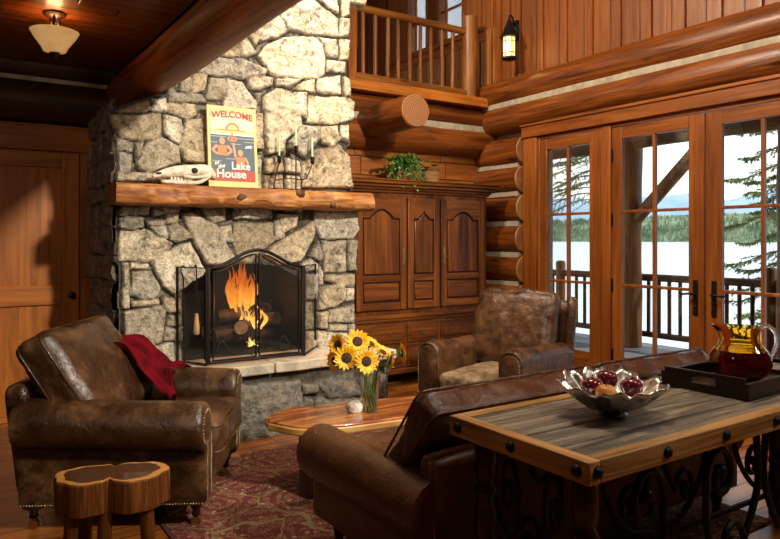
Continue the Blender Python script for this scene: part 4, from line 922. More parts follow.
# grate, firewood and fire
gr = empty('fire_grate', (2.0, 5.28, .535), label='low black iron grate holding the burning logs', cat='grate')
mb = MB()
for i in range(6): mb.tube(bez([(-.25 + i * .1, -.16, .13), (-.25 + i * .1, -.13, .075), (-.25 + i * .1, .12, .075), (-.25 + i * .1, .15, .12)], 4), .009, n=6)
mb.build('bars', m_irond, gr, smooth=True)
for x in (-.2, .2): MB().tube([(x, -.17, 0), (x * .85, -.12, .075)], .008, n=6).tube([(x, .14, 0), (x * .9, .1, .075)], .008, n=6).build('leg', m_irond, gr, smooth=True)
for x in (-.18, .34): MB().tube(bez([(x + .06, -.24, .0), (x, -.2, .10), (x - .06, -.23, .0)], 5), .008, n=6).build('front_brace', m_iron, gr, smooth=True)
m_char = NT('charred_bark'); _n = m_char.noise(m_char.coord(), 16, 5); m_char = m_char.princ(m_char.ramp(_n, [(.35, (.012, .009, .008)), (.7, (.07, .035, .018))]), .9, bump=_n, bstr=.8, bdist=.02)
m_fend = NT('firewood_end'); _r = m_fend.n('ShaderNodeTexNoise', {'Vector': m_fend.coord(), 'Scale': 30.0}).outputs[0]; m_fend = m_fend.princ(m_fend.ramp(_r, [(.3, (.30, .14, .06)), (.7, (.50, .27, .13))]), .7)
fw = [((1.985, 5.10, .725), (2.22, 5.42, .70), .058, 'firewood log with a pale round cut end facing out'), ((1.80, 5.20, .655), (2.30, 5.24, .66), .052, 'charred log lying across the grate'), ((2.30, 5.12, .78), (2.12, 5.45, .72), .055, 'charred log leaning at the right of the fire'), ((1.86, 5.30, .80), (2.32, 5.33, .84), .050, 'blackened log on top of the burning stack'), ((1.75, 5.40, .66), (2.3, 5.46, .665), .055, 'dark log at the back of the grate')]
for i, (a, b, r, lb) in enumerate(fw):
    t = empty('firewood_log', a, label=lb, cat='firewood', group='logs burning in the firebox')
    d = Vector(b) - Vector(a)
    logline((0, 0, 0), d, r, 20 + i, n=18, jit=.14, rings=8).build('bark', m_char, t, smooth=50)
    MB().lathe([(.001, 0), (r * .93, 0), (r * .96, -.006), (.001, -.006)], n=18, M=T(*(-d.normalized() * .003)) @ (-d).to_track_quat('Z', 'Y').to_matrix().to_4x4()).build('cut_end', m_fend if i == 0 else m_char, t, smooth=40)
m_fire = NT('flame'); v = m_fire.coord(); z_ = m_fire.n('ShaderNodeSeparateXYZ', {0: v}).outputs[2]
nn = m_fire.noise(m_fire.coord((16, 16, 5)), 1, 3, .6, .8)
hh = m_fire.math('ADD', m_fire.math('MULTIPLY', z_, 1.2), m_fire.math('MULTIPLY', m_fire.math('SUBTRACT', nn, .5), .9))
cc = m_fire.ramp(hh, [(0, (1, .62, .16)), (.30, (1, .36, .04)), (.62, (.90, .14, .008))])
fl_ = m_fire.n('ShaderNodeLayerWeight', {0: .35}).outputs[1]
em = m_fire.n('ShaderNodeEmission', {0: cc, 1: m_fire.n('ShaderNodeMapRange', {0: hh, 1: 0., 2: .6, 3: 2.6, 4: .9}).outputs[0]}).outputs[0]
al = m_fire.math('MULTIPLY', m_fire.n('ShaderNodeMapRange', {0: nn, 1: .34, 2: .54, 3: .10, 4: .85}).outputs[0], m_fire.math('SUBTRACT', 1.0, fl_))
mx = m_fire.n('ShaderNodeMixShader', {0: al, 1: m_fire.n('ShaderNodeBsdfTransparent').outputs[0], 2: em}); m_fire.t.links.new(mx.outputs[0], m_fire.out.inputs[0]); m_fire = m_fire.m
rs = random.Random(9); mb = MB()
def tongue(x, y, z, h, r, lean):
    k = 12; vs = []; fs = []; n = 10
    for i in range(k + 1):
        t = i / k; q = r * math.sin(pi * min(.999, (t * .85 + .13))) ** .8 * (1 - t * .62); ox = lean * t * t + .016 * math.sin(6 * t + x * 40); oy = .012 * math.sin(5 * t + x * 21)
        for j in range(n): a = 2 * pi * j / n; vs.append((x + ox + q * math.cos(a), y + oy + q * .6 * math.sin(a), z + h * t))
    for i in range(k):
        for j in range(n): a, b = i * n + j, i * n + (j + 1) % n; fs.append((a, b, b + n, a + n))
    mb.add(vs, fs)
for i in range(30):
    x = rs.uniform(-.13, .11); tongue(x + .00, rs.uniform(-.05, .05), .22 + rs.uniform(-.03, .05), rs.uniform(.22, .40) * (1 - abs(x) * 2.0), rs.uniform(.018, .034), rs.uniform(-.03, .02))
for i in range(16): tongue(rs.uniform(-.04, .15), rs.uniform(-.16, -.04), .04 + rs.uniform(0, .06), rs.uniform(.08, .17), rs.uniform(.010, .02), rs.uniform(-.02, .02))
for i in range(8): tongue(rs.uniform(-.03, .08), rs.uniform(-.2, -.1), -.09 + rs.uniform(0, .02), rs.uniform(.04, .08), rs.uniform(.007, .014), 0)
fire = mb.build('fire', m_fire, smooth=True, label='orange flames rising over the burning logs', cat='fire'); fire.location = (2.08, 5.30, .64)
light('fire_light', 'POINT', (2.06, 5.16, .92), None, 5, (1, .42, .12), size=.06)

# ---- welcome sign
sg = empty('welcome_sign', (1.832, 4.845, 1.815), label='yellow framed welcome sign leaning on the stones above the mantel', cat='sign')
sg.rotation_euler = (R(-5), 0, 0)
SW, SH = .385, .612
C = lambda n, c, r=.55: plain(n, c, r)
c_y, c_red, c_or, c_cream, c_blue, c_dk, c_wh, c_skin = C('sign_yellow', (.80, .58, .22)), C('sign_red', (.42, .06, .03)), C('sign_orange', (.66, .22, .08)), C('sign_cream', (.80, .70, .50)), C('sign_blue', (.075, .115, .14)), C('sign_dark', (.05, .06, .07)), C('sign_white', (.88, .85, .76)), C('sign_skin', (.62, .32, .18))
MB().box(-SW / 2, SW / 2, 0, .018, 0, SH).build('board', c_y, sg, bevel=.002)
a, b = SW / 2 - .022, SW / 2 - .022
pn = lambda z0, z1, m, nm: MB().box(-a, a, -.002, 0, z0, z1).build(nm, m, sg)
pn(.045, SH - .022, c_blue, 'print'); 
MB().box(-a, a, -.003, -.002, .42, SH - .022).build('sky_print', NT('sign_sky').m if False else c_cream, sg)
MB().prism([(-a, SH - .022), (-a, .515)] + [(-a + 2 * a * i / 12, .515 + .045 * math.sin(pi * i / 12)) for i in range(1, 12)] + [(a, .515), (a, SH - .022)], -.0045, -.003, 'y').build('sky_band_print', C('sign_peach', (.80, .52, .27)), sg)
MB().box(-a, a, -.0045, -.003, .405, .43).build('beach_print', c_y, sg)
MB().box(-a, a, -.0045, -.002, .392, .405).build('shore_print', c_wh, sg)
wv_ = MB()
for i, (x0, x1, z) in enumerate(((-.17, -.05, .375), (.02, .17, .37), (-.17, -.12, .33), (-.02, .06, .325), (.1, .17, .315), (-.16, -.09, .19), (-.06, .02, .21), (.09, .17, .345))): wv_.box(x0, x1, -.0035, -.002, z, z + .006)
wv_.build('waves_print', C('sign_wave', (.36, .40, .38)), sg)
MB().prism([(-a, .045), (a, .045), (a, .12), (.04, .14), (-.06, .11), (-a, .13)], -.0035, -.002, 'y').build('foot_print', c_red, sg)
# rainbow arch with a small diver, and three bathers in the water
ar_ = MB()
for r0, r1 in ((.040, .055),):
    ar_.prism([(r1 * math.cos(pi * i / 12), .435 + r1 * math.sin(pi * i / 12)) for i in range(13)] + [(r0 * math.cos(pi * (12 - i) / 12), .435 + r0 * math.sin(pi * (12 - i) / 12)) for i in range(13)], -.006, -.0045, 'y')
ar_.box(-.12, .10, -.006, -.0045, .428, .435); ar_.build('arch_print', c_or, sg)
def bather(x, z, s, pose, nm):
    o = MB().prism([(x - .03 * s, z), (x + .03 * s, z), (x + .026 * s, z + .03 * s), (x + .034 * s, z + .062 * s), (x - .034 * s, z + .062 * s), (x - .026 * s, z + .03 * s)], -.006, -.0035, 'y').build(nm, c_or, sg)
    hd = MB().prism([(x + .018 * s * math.cos(q * pi / 6), z + .088 * s + .022 * s * math.sin(q * pi / 6)) for q in range(12)], -.0065, -.0035, 'y')
    def limb(p, q, w_): d = Vector((q[0] - p[0], q[1] - p[1])); n_ = Vector((-d.y, d.x)).normalized() * w_; hd.prism([(p[0] + n_.x, p[1] + n_.y), (q[0] + n_.x, q[1] + n_.y), (q[0] - n_.x, q[1] - n_.y), (p[0] - n_.x, p[1] - n_.y)], -.0055, -.0035, 'y')
    S = (x - .032 * s, z + .06 * s); S2 = (x + .032 * s, z + .06 * s)
    if pose == 0: limb(S, (x - .06 * s, z + .03 * s), .008 * s); limb((x - .06 * s, z + .03 * s), (x - .03 * s, z + .008 * s), .007 * s); limb(S2, (x + .06 * s, z + .03 * s), .008 * s); limb((x + .06 * s, z + .03 * s), (x + .03 * s, z + .008 * s), .007 * s)
    elif pose == 1: limb(S, (x - .045 * s, z + .15 * s), .008 * s); limb(S2, (x + .05 * s, z + .02 * s), .008 * s)
    else: limb(S, (x - .03 * s, z + .13 * s), .008 * s); limb(S2, (x + .03 * s, z + .13 * s), .008 * s)
    hd.build('figure_print', c_skin, o)
bather(-.085, .235, 1.25, 0, 'bather_print'); bather(.055, .155, 1.2, 1, 'bather_print'); bather(-.005, .345, .62, 0, 'bather_print')
MB().prism([(.040 * math.cos(pi * i / 12), .435 + .040 * math.sin(pi * i / 12)) for i in range(13)], -.0055, -.0045, 'y').build('sun_print', c_y, sg)
MB().prism([(.09, .30), (.15, .305), (.14, .325), (.11, .318)], -.005, -.002, 'y').build('boat_print', c_wh, sg)
def text(s, size, x, z, mat, name, parent, rot=0, shear=0, off=.0, y=-.0075, arc=None, spc=1.0):
    cu = bpy.data.curves.new(name, 'FONT'); cu.body = s; cu.size = size; cu.extrude = .0008; cu.offset = off; cu.align_x = 'CENTER'; cu.shear = shear; cu.space_character = spc
    to = bpy.data.objects.new(name, cu); col.objects.link(to)
    dg = bpy.context.evaluated_depsgraph_get(); me = bpy.data.meshes.new_from_object(to.evaluated_get(dg)); bpy.data.objects.remove(to)
    for v_ in me.vertices:
        X, Z = v_.co.x, v_.co.y
        if arc: Z += arc * (1 - (X / (a * .9)) ** 2)
        c_, s_ = math.cos(rot), math.sin(rot); v_.co = (x + X * c_ - Z * s_, y - v_.co.z, z + X * s_ + Z * c_)
    me.materials.clear(); me.materials.append(mat); o = bpy.data.objects.new(name, me); col.objects.link(o); o.parent = parent; return o
text('WELCOME', .066, 0, .515, c_red, 'lettering', sg, off=.0014, arc=.016)
text('to', .04, -.13, .165, c_wh, 'lettering', sg, rot=.3, shear=.4, off=.001); text('the', .042, -.095, .140, c_wh, 'lettering', sg, rot=.3, shear=.4, off=.001)
text('Lake', .080, .055, .135, c_wh, 'lettering', sg, off=.0016); text('House', .088, -.02, .070, c_wh, 'lettering', sg, off=.0018)
# ---- animal skull on the mantel
sk = empty('animal_skull', (1.475, 4.84, 1.813), R(-2), label='bleached animal skull lying on the mantel, muzzle to the door', cat='skull')
m_bone = NT('bone'); _n = m_bone.noise(m_bone.coord(), 28, 4); m_bone = m_bone.princ(m_bone.ramp(_n, [(.3, (.50, .36, .22)), (.5, (.80, .68, .52)), (.7, (.88, .80, .68))]), .6, bump=_n, bstr=.3, bdist=.004)
st_ = [(-.21, .045, .010, .012), (-.19, .050, .022, .020), (-.15, .062, .028, .030), (-.10, .072, .034, .040), (-.05, .078, .045, .044), (0, .082, .058, .046), (.05, .088, .055, .045), (.10, .094, .052, .046), (.14, .088, .048, .045), (.17, .072, .036, .036), (.185, .06, .015, .015)]
vs = []; fs = []; n = 20
for i, (x, z, ry, rz_) in enumerate(st_):
    for j in range(n):
        a_ = 2 * pi * j / n; vs.append((x, ry * math.cos(a_) * (1 + .1 * nz((x, math.cos(a_), math.sin(a_)), 3)), z + rz_ * math.sin(a_) * (1 if math.sin(a_) > 0 else .75)))
for i in range(len(st_) - 1):
    for j in range(n): q1, q2 = i * n + j, i * n + (j + 1) % n; fs.append((q1, q2, q2 + n, q1 + n))
fs += [tuple(range(n)), tuple((len(st_) - 1) * n + j for j in range(n))]
MB().add(vs, fs).build('cranium', m_bone, sk, smooth=True, sub=1)
m_socket = plain('socket_dark', (.03, .02, .015), .9)  # near-black stands for the shade inside sockets and nose; also the wicks
for s in (-1, 1):
    MB().tube(bez([(-.03, s * .050, .050), (.03, s * .078, .045), (.09, s * .072, .055), (.14, s * .05, .07)], 5), [.010] * 16, n=8).build('cheekbone', m_bone, sk, smooth=True)
    MB().ball((.035, s * .052, .090), (.022, .012, .018)).build('eye_socket', m_socket, sk, smooth=True)
    MB().ball((-.17, s * .020, .064), (.022, .008, .008)).build('nasal_opening', m_socket, sk, smooth=True)
    tb = MB()
    for i in range(7): tb.cbox((-.10 + i * .020, s * .030, .028), (.014, .012, .032))
    tb.build('tooth_row', m_bone, sk, bevel=.003, kind='stuff')
    MB().tube(bez([(-.15, s * .02, .016), (-.05, s * .035, .012), (.06, s * .05, .018), (.13, s * .055, .06)], 5), [.012] * 16, n=8).build('jawbone', m_bone, sk, smooth=True)
sk.scale = (1.15, 1.1, 1.15)
# ---- candelabra
pcs = [onY(279.3, 160, 4.86), onY(296, 150, 4.86), onY(312.3, 161, 4.86)]
cb = empty('pine_cone_candelabra', (pcs[1].x, 4.86, 1.813), label='dark iron candelabra with three pine cone cups on the mantel', cat='candelabra')
L_ = lambda p: (p[0] - pcs[1].x, p[1] - 4.86, p[2] - 1.813)
p0, p1, p2 = [L_(p) for p in pcs]
mb = MB().tube([(0, 0, .0), (0, 0, p1[2] - .02)], .006, n=8).tube(bez([(p0[0] - .045, 0, 0), (p0[0] - .04, 0, .06), (p0[0] - .02, 0, p0[2] - .08), (p0[0], 0, p0[2] - .02)], 6), .007, n=8)
mb.tube(bez([(p0[0] - .035, 0, .075), (-.06, 0, .095), (0, 0, .09), (p2[0] * .6, 0, .10), (p2[0], 0, p2[2] - .02)], 6), .005, n=8).tube([(p0[0] - .07, 0, .004), (.06, 0, .004)], .008, n=8)
mb.build('branching_stem', m_bronze, cb, smooth=True)
def cone(mb, c, r, h):
    for i in range(42):
        t = i / 42; a_ = i * 2.4; q = r * (.25 + .75 * math.sin(pi * min(1, .15 + t * .85))); z = c[2] - h / 2 + h * t
        leafcard(mb, (c[0] + q * .45 * math.cos(a_), c[1] + q * .45 * math.sin(a_), z), (math.cos(a_), math.sin(a_), .7), (0, 0, 1), r * .62, r * .26, .3)
for p in (p0, p1, p2):
    mb = MB(); cone(mb, (p[0], 0, p[2]), .030, .055); mb.build('pine_cone_cup', m_bronze, cb); MB().lathe([(.008, p[2] - .03), (.014, p[2]), (.014, p[2] + .03), (.017, p[2] + .032)], c=(p[0], 0, 0), n=12).build('candle_socket', m_bronze, cb, smooth=45)
for (x, z) in ((p0[0] - .055, .105), (p2[0] - .055, .115), (p0[0] + .05, .12)):
    mb = MB(); cone(mb, (x, .01, z), .024, .05); mb.build('pine_cone', m_bronze, cb)
m_candle = plain('green_wax', (.46, .60, .34), .4, Subsurface_Weight=.2)
for p, h, lb in ((pcs[0], .165, 'pale green taper candle, the one nearest the sign'), (pcs[1], .175, 'pale green taper candle in the tall middle cup'), (pcs[2], .165, 'pale green taper candle, the one farthest from the sign')):
    c_ = empty('taper_candle', (p.x, 4.86, p.z + .026), label=lb, cat='candle', group='taper candles in the candelabra')
    MB().lathe([(.0085, 0), (.0075, h - .01), (.004, h), (.001, h)], n=12).build('wax', m_candle, c_, smooth=45); MB().tube([(0, 0, h - .002), (.001, 0, h + .010)], .001, n=5).build('wick', m_socket, c_)

# ================================================================ LAMPS
cl = empty('ceiling_lamp', (.58, 4.54, 2.80), label='flush ceiling lamp with an amber glass bowl on a bronze mount', cat='lamp')
MB().lathe([(.001, 0), (.062, 0), (.066, -.010), (.05, -.022), (.02, -.03), (.001, -.03)], n=28).build('canopy', m_bronze, cl, smooth=45)
for k in range(3):
    a_ = k * 2.1 + .3; MB().cyl((.026 * math.cos(a_), .026 * math.sin(a_), -.02), (.026 * math.cos(a_), .026 * math.sin(a_), -.15), .008, n=10).build('rod', m_bronze, cl, smooth=45)
m_amber = NT('amber_glass_shade'); _n = m_amber.noise(m_amber.coord(), 9, 3); _e = m_amber.ramp(_n, [(.3, (.95, .46, .12)), (.7, (1, .66, .28))])
m_amber = m_amber.princ(_e, .35, Emission_Color=_e, Emission_Strength=.36)
MB().lathe([(.136, -.112), (.133, -.118), (.115, -.150), (.094, -.178), (.075, -.205), (.062, -.232), (.03, -.240), (.001, -.240)], n=36, cap=False).build('glass_bowl', m_amber, cl, smooth=60, solid=.004)
MB().lathe([(.001, -.236), (.030, -.238), (.032, -.25), (.012, -.262), (.008, -.275), (.001, -.278)], n=16).build('finial', m_bronze, cl, smooth=45)
light('ceiling_lamp_bulb', 'POINT', (.58, 4.54, 2.72), None, 3.2, (1, .6, .28), size=.04)
sn = empty('wall_lantern', (5.30, 5.42, 3.74), label='black iron wall lantern with a cone cap and glowing glass', cat='lantern')
MB().box(-.03, 0, -.045, .045, -.12, .10).lathe([(.045, 0), (.04, .025), (.001, .03)], n=20, M=T(-.02, 0, 0) @ Matrix.Rotation(R(-90), 4, 'Y')).build('backplate', m_irond, sn, bevel=.006)
LX, LY = -.235, -.13
MB().tube(bez([(-.03, 0, .02), (-.10, -.05, .085), (-.18, -.10, .10), (LX, LY, .07), (LX, LY, .03)], 8), .010, n=10).build('arm', m_irond, sn, smooth=True)
MB().lathe([(.010, .055), (.02, .03), (.035, -.02), (.070, -.11), (.100, -.145), (.104, -.155), (.09, -.155), (.001, -.13)], c=(LX, LY, 0), n=28).build('cone_cap', m_irond, sn, smooth=45)
m_lan = NT('lantern_glass'); m_lan = m_lan.princ((.9, .75, .42), .3, Emission_Color=(1, .66, .22, 1), Emission_Strength=1.5)
MB().lathe([(.060, -.365), (.062, -.30), (.062, -.155)], c=(LX, LY, 0), n=28).build('glass_cylinder', m_lan, sn, smooth=60)
cg = MB()
for k in range(6): a_ = k * pi / 3 + .2; cg.tube([(LX + .066 * math.cos(a_), LY + .066 * math.sin(a_), -.37), (LX + .066 * math.cos(a_), LY + .066 * math.sin(a_), -.15)], .004, n=6)
for z in (-.20, -.32): cg.tube([(LX + .066 * math.cos(2 * pi * i / 24), LY + .066 * math.sin(2 * pi * i / 24), z) for i in range(25)], .004, n=6, cap=False)
cg.build('cage', m_irond, sn)
MB().lathe([(.001, -.395), (.06, -.395), (.078, -.385), (.078, -.365), (.06, -.36), (.001, -.36)], c=(LX, LY, 0), n=28).build('base_ring', m_irond, sn, smooth=45)
light('lantern_bulb', 'POINT', (5.30 + LX - .11, 5.42 + LY - .02, 3.47), None, 2.0, (1, .62, .25), size=.04)

# ================================================================ ON THE TABLES
# vase with sunflowers
m_vglass = NT('vase_glass').princ((.93, .98, .92), .03, Transmission_Weight=1.0, IOR=1.45)
vz = onZ(370, 413, .42)
va = empty('glass_vase', (vz.x, vz.y, .42), label='clear glass vase of sunflower stems on the coffee table', cat='vase')
MB().lathe([(.001, 0), (.040, 0), (.044, .01), (.046, .06), (.052, .14), (.060, .215), (.057, .215), (.048, .14), (.042, .06), (.040, .014), (.001, .012)], n=30, cap=False).build('glass', m_vglass, va, smooth=60)
m_water = NT('vase_water').princ((.80, .86, .70), .0, Transmission_Weight=1.0, IOR=1.33)
MB().lathe([(.001, .014), (.038, .015), (.041, .06), (.044, .11), (.001, .11)], n=24, cap=False).build('water', m_water, va, smooth=60)
m_stem = plain('flower_stem', (.20, .28, .06), .5); m_fleaf = NT('flower_leaf'); m_fleaf = m_fleaf.princ(m_fleaf.ramp(m_fleaf.noise(m_fleaf.coord(), 20, 3), [(.3, (.05, .13, .015)), (.7, (.16, .30, .05))]), .5)
m_petal = NT('sunflower_petal'); m_petal = m_petal.princ(m_petal.ramp(m_petal.noise(m_petal.coord(), 40, 2), [(.3, (.78, .30, .004)), (.65, (.88, .50, .008))]), .5, Subsurface_Weight=.0)
m_disc = NT('sunflower_disc'); _n = m_disc.noise(m_disc.coord(), 160, 2); m_disc = m_disc.princ(m_disc.ramp(_n, [(.35, (.012, .006, .003)), (.7, (.08, .035, .01))]), .9, bump=_n, bstr=.8, bdist=.005)
hd = [(346.5, 358, 3.66, (-.45, -1, .10), .062, 'large sunflower facing the room, low and nearest the hearth screen'), (366.5, 361.5, 3.62, (-.2, -1, .12), .060, 'sunflower facing the room right above the vase rim'), (357.5, 341.5, 3.74, (-.35, -1, .55), .062, 'sunflower tilted upwards at the top of the bouquet'), (337.5, 345, 3.72, (-1, -.25, .15), .056, 'orange sunflower turned sideways at the hearth side'), (334, 361, 3.70, (-1, -.15, -.1), .052, 'lowest sunflower turned away at the hearth side'), (371, 343, 3.82, (.3, -.5, 1), .054, 'sunflower seen from its edge behind the top one'), (383, 352, 3.78, (.2, -.6, .8), .050, 'small sunflower on the bent stem towards the armoire'), (391, 359.5, 3.72, (1, -.55, -.15), .050, 'drooping sunflower turned to the club chair'), (402, 353, 3.74, (1, -.35, .1), .052, 'sunflower farthest out, beside the club chair arm')]
for i, (px, py, tt, fc, r, lb) in enumerate(hd):
    P_ = Vector((0, 0, H)) + ray(px, py) * (tt * .99 + .12)
    base = Vector((vz.x + .025 * math.cos(i * 2.3), vz.y + .025 * math.sin(i * 2.3), .436))
    s_ = empty('sunflower', base, label=lb, cat='flower', group='sunflowers in the glass vase')
    f = Vector(fc).normalized(); r *= 1.22; c = P_ - base; M_ = Matrix.Translation(c) @ f.to_track_quat('Z', 'Y').to_matrix().to_4x4(); rs = random.Random(i)
    back = c - f * .03; rim = Vector((vz.x - base.x + .038 * (1 if c.x > 0 else -1) * min(1, abs(c.x) * 8), vz.y - base.y - .0, .215))
    rim.x = vz.x - base.x + max(-.04, min(.04, c.x * .35)); rim.y = vz.y - base.y + max(-.03, min(.03, c.y * .3))
    MB().tube(bez([(0, 0, 0), tuple(rim * .5), tuple(rim), tuple(rim.lerp(back, .6) + Vector((0, 0, .02))), tuple(back)], 6), .0042, n=7).build('stem', m_stem, s_, smooth=True)
    mb = MB()
    for ring, (cnt, tilt, ll) in enumerate(((17, .10, 1.0), (15, .38, .88))):
        for k in range(cnt):
            a_ = 2 * pi * (k + .5 * ring) / cnt + rs.uniform(-.08, .08); L = (r * 1.0) * ll * rs.uniform(.82, 1.12) * .62; w_ = r * .165
            d = Vector((math.cos(a_), math.sin(a_), tilt + rs.uniform(-.18, .12))).normalized(); sd_ = Vector((-math.sin(a_), math.cos(a_), 0)); p = Vector((math.cos(a_), math.sin(a_), 0)) * r * .40
            b1 = p + d * L * .45 + Vector((0, 0, .004)); b2 = p + d * L
            mb.add([p + sd_ * w_ * .5, b1 + sd_ * w_, b2, b1 - sd_ * w_, p - sd_ * w_ * .5, b1 + Vector((0, 0, -.004))], [(0, 1, 5), (0, 5, 4), (4, 5, 3), (1, 2, 5), (5, 2, 3)], M_)
    mb.build('petals', m_petal, s_)
    MB().ball((0, 0, -.002), (r * .40, r * .40, r * .15), n=20, m=10, M=M_).build('seed_disc', m_disc, s_, smooth=True)
    mb = MB()
    for k in range(9):
        a_ = 2 * pi * k / 9; leafcard(mb, M_ @ Vector((0, 0, -.012)), (M_.to_3x3() @ Vector((math.cos(a_), math.sin(a_), -.15))), f, r * .72, r * .17, .2)
    mb.ball((0, 0, -.012), (r * .34, r * .34, r * .18), M=M_)
    if i in (1, 5, 6, 7, 3): 
        q = rim.lerp(back, .45); leafcard(mb, q, (fc[0] * .6, -.4, -.25 + .3 * (i % 2)), (0, -.3, 1), .085, .026, .25)
    mb.build('sepals_and_leaf', m_fleaf, s_)
m_rock = NT('quartz'); _n = m_rock.noise(m_rock.coord(), 18, 5); m_rock = m_rock.princ(m_rock.ramp(_n, [(.32, (.30, .24, .2)), (.5, (.66, .60, .54)), (.7, (.85, .80, .74))]), .6, bump=_n, bstr=.5, bdist=.006)
rk = onZ(355, 413.5, .42)
o = MB().ball((0, 0, .034), (.050, .045, .040), n=24, m=16, fn=lambda v: tuple(c * (1 + .22 * nz(v, 1.6, 3) + .08 * nz(v, 5, 1)) for c in v)).build('rock', m_rock, smooth=50, label='rounded whitish rock beside the vase on the coffee table', cat='rock', loc=(rk.x, rk.y, .421))
# leaf shaped bowl with fruit
bw = empty('leaf_bowl', (1.985, 1.555, .802), R(15), label='silver leaf shaped bowl with pointed lobes, holding fruit', cat='bowl')
m_silver = NT('hammered_silver'); _n = m_silver.noise(m_silver.coord(), 14, 4); m_silver = m_silver.princ(m_silver.ramp(_n, [(.3, (.32, .30, .27)), (.7, (.72, .70, .66))]), .26, 1.0, bump=_n, bstr=.3, bdist=.01)
vs = []; fs = []; nr, na = 14, 120
for i in range(nr + 1):
    t = i / nr
    for j in range(na):
        a_ = 2 * pi * j / na; lob = abs(math.cos(4.5 * a_)) ; Rm = .172 * (1 + .20 * (lob ** 1.5) - .06) * (1 + .05 * math.cos(a_ * 2 + .4)); q = Rm * t + .001
        z = .012 + .082 * t ** 2.0 + .022 * t ** 3 * lob + .010 * t * math.sin(18 * a_) * t * (1 - t * .4) + .018 * max(0, math.cos(a_ - .8)) * t ** 3
        vs.append((q * math.cos(a_ + .12 * t), q * math.sin(a_ + .12 * t), z))
for i in range(nr):
    for j in range(na): q1, q2 = i * na + j, i * na + (j + 1) % na; fs.append((q1, q2, q2 + na, q1 + na))
MB().add(vs, fs).build('dish', m_silver, bw, smooth=True, solid=.004)
MB().lathe([(.05, 0), (.055, .003), (.04, .012), (.001, .012)], n=24).build('foot', m_silver, bw, smooth=45)
m_apple = NT('apple_skin'); _n = m_apple.noise(m_apple.coord((1, 1, .3)), 40, 3); m_apple = m_apple.princ(m_apple.ramp(_n, [(.3, (.10, .006, .010)), (.7, (.24, .015, .022))]), .14, Coat_Weight=.5)
m_peach = NT('peach_skin'); _n = m_peach.noise(m_peach.coord(), 18, 3); m_peach = m_peach.princ(m_peach.ramp(_n, [(.35, (.62, .14, .03)), (.6, (.85, .42, .08))]), .3)
def fruit(nm, px, py, t, r, m, lb, cat):
    P_ = Vector((0, 0, H)) + ray(px, py) * t; o = empty(nm, (P_.x, P_.y, P_.z), label=lb, cat=cat, group='fruit in the silver bowl')
    def ap(v): z = v[2]; q = 1 + .10 * z; dn = math.hypot(v[0], v[1]); return (v[0] * q, v[1] * q, z * .92 - (.22 * math.exp(-(dn / .28) ** 2) if z > 0 else -.15 * math.exp(-(dn / .25) ** 2)))
    MB().ball((0, 0, 0), r, n=24, m=18, fn=ap).build('flesh', m, o, smooth=True)
    MB().tube(bez([(0, 0, r * .66), (.002, 0, r * .95), (.006, 0, r * 1.15)], 4), .0018, n=6).build('stem', m_legw, o, smooth=True)
fruit('apple', 592, 387.5, 2.40, .041, m_apple, 'dark red apple at the sofa end of the bowl', 'apple')
fruit('apple', 607, 379.5, 2.50, .040, m_apple, 'dark red apple at the back of the bowl, highest of the fruit', 'apple')
fruit('apple', 632, 387.5, 2.40, .040, m_apple, 'dark red apple at the tray end of the bowl', 'apple')
fruit('peach', 606, 394, 2.31, .036, m_peach, 'orange and yellow peach in front of the red apples', 'peach')
# tray with pitcher
m_tray = wood('dark_tray_wood', (.014, .010, .008), (.035, .024, .018), (.07, .05, .038), 'x', 1.6, .38, .2, knots=False)
tr = empty('serving_tray', (2.87, 1.585, .801), R(2), label='dark wooden serving tray with slotted ends on the console table', cat='tray')
tx, ty, th = .29, .185, .075
MB().box(-tx, tx, -ty, ty, 0, .012).build('bottom', m_tray, tr)
[MB().box(-tx, tx, q, q + .016, .0, th - .012).build('long_side', m_tray, tr, bevel=.002) for q in (-ty, ty - .016)]
for s in (-1, 1):
    x0, x1 = (-tx, -tx + .016) if s < 0 else (tx - .016, tx)
    MB().box(x0, x1, -ty + .016, ty - .016, .012, .032).box(x0, x1, -ty + .016, -.055, .032, th + .006).box(x0, x1, .055, ty - .016, .032, th + .006).box(x0, x1, -.055, .055, th - .012, th + .006).build('slotted_end', m_tray, tr)
pc = empty('glass_pitcher', (2.91, 1.60, .814), R(-35), label='round amber glass pitcher of dark red drink on the tray', cat='pitcher')
m_ag = NT('amber_glass').princ((.95, .62, .12), .02, Transmission_Weight=1.0, IOR=1.4)
m_cg = NT('clear_glass').princ((.97, .97, .95), .02, Transmission_Weight=1.0, IOR=1.45)
m_juice = NT('red_drink').princ((.16, .004, .010), .06, Transmission_Weight=.35, IOR=1.35, Coat_Weight=.6)
MB().lathe([(.001, .003), (.060, .004), (.090, .025), (.107, .062), (.104, .095), (.094, .115), (.001, .115)], n=36, cap=False).build('drink', m_juice, pc, smooth=60)
prof = [(.001, 0), (.062, 0), (.093, .022), (.111, .062), (.108, .095), (.095, .122), (.080, .140), (.072, .155), (.071, .195), (.075, .215), (.072, .216), (.067, .195), (.068, .157), (.076, .139), (.090, .119), (.001, .117)]
def spout(mb):
    mb.v = [(x + (.030 * max(0, (z - .16) / .055) ** 2 * max(0, -x / .06) * -1), y, z + (.006 * max(0, -x / .06) if z > .2 else 0)) for x, y, z in mb.v]; return mb
spout(MB().lathe(prof, n=40, cap=False)).build('body', m_ag, pc, smooth=60)
MB().tube(bez([(.070, 0, .200), (.100, 0, .218), (.130, 0, .195), (.138, 0, .150), (.125, 0, .105), (.104, 0, .085)], 7), [.009] * 36, n=12).build('handle', m_cg, pc, smooth=True)

pc.scale = (1.13, 1.13, 1.06)

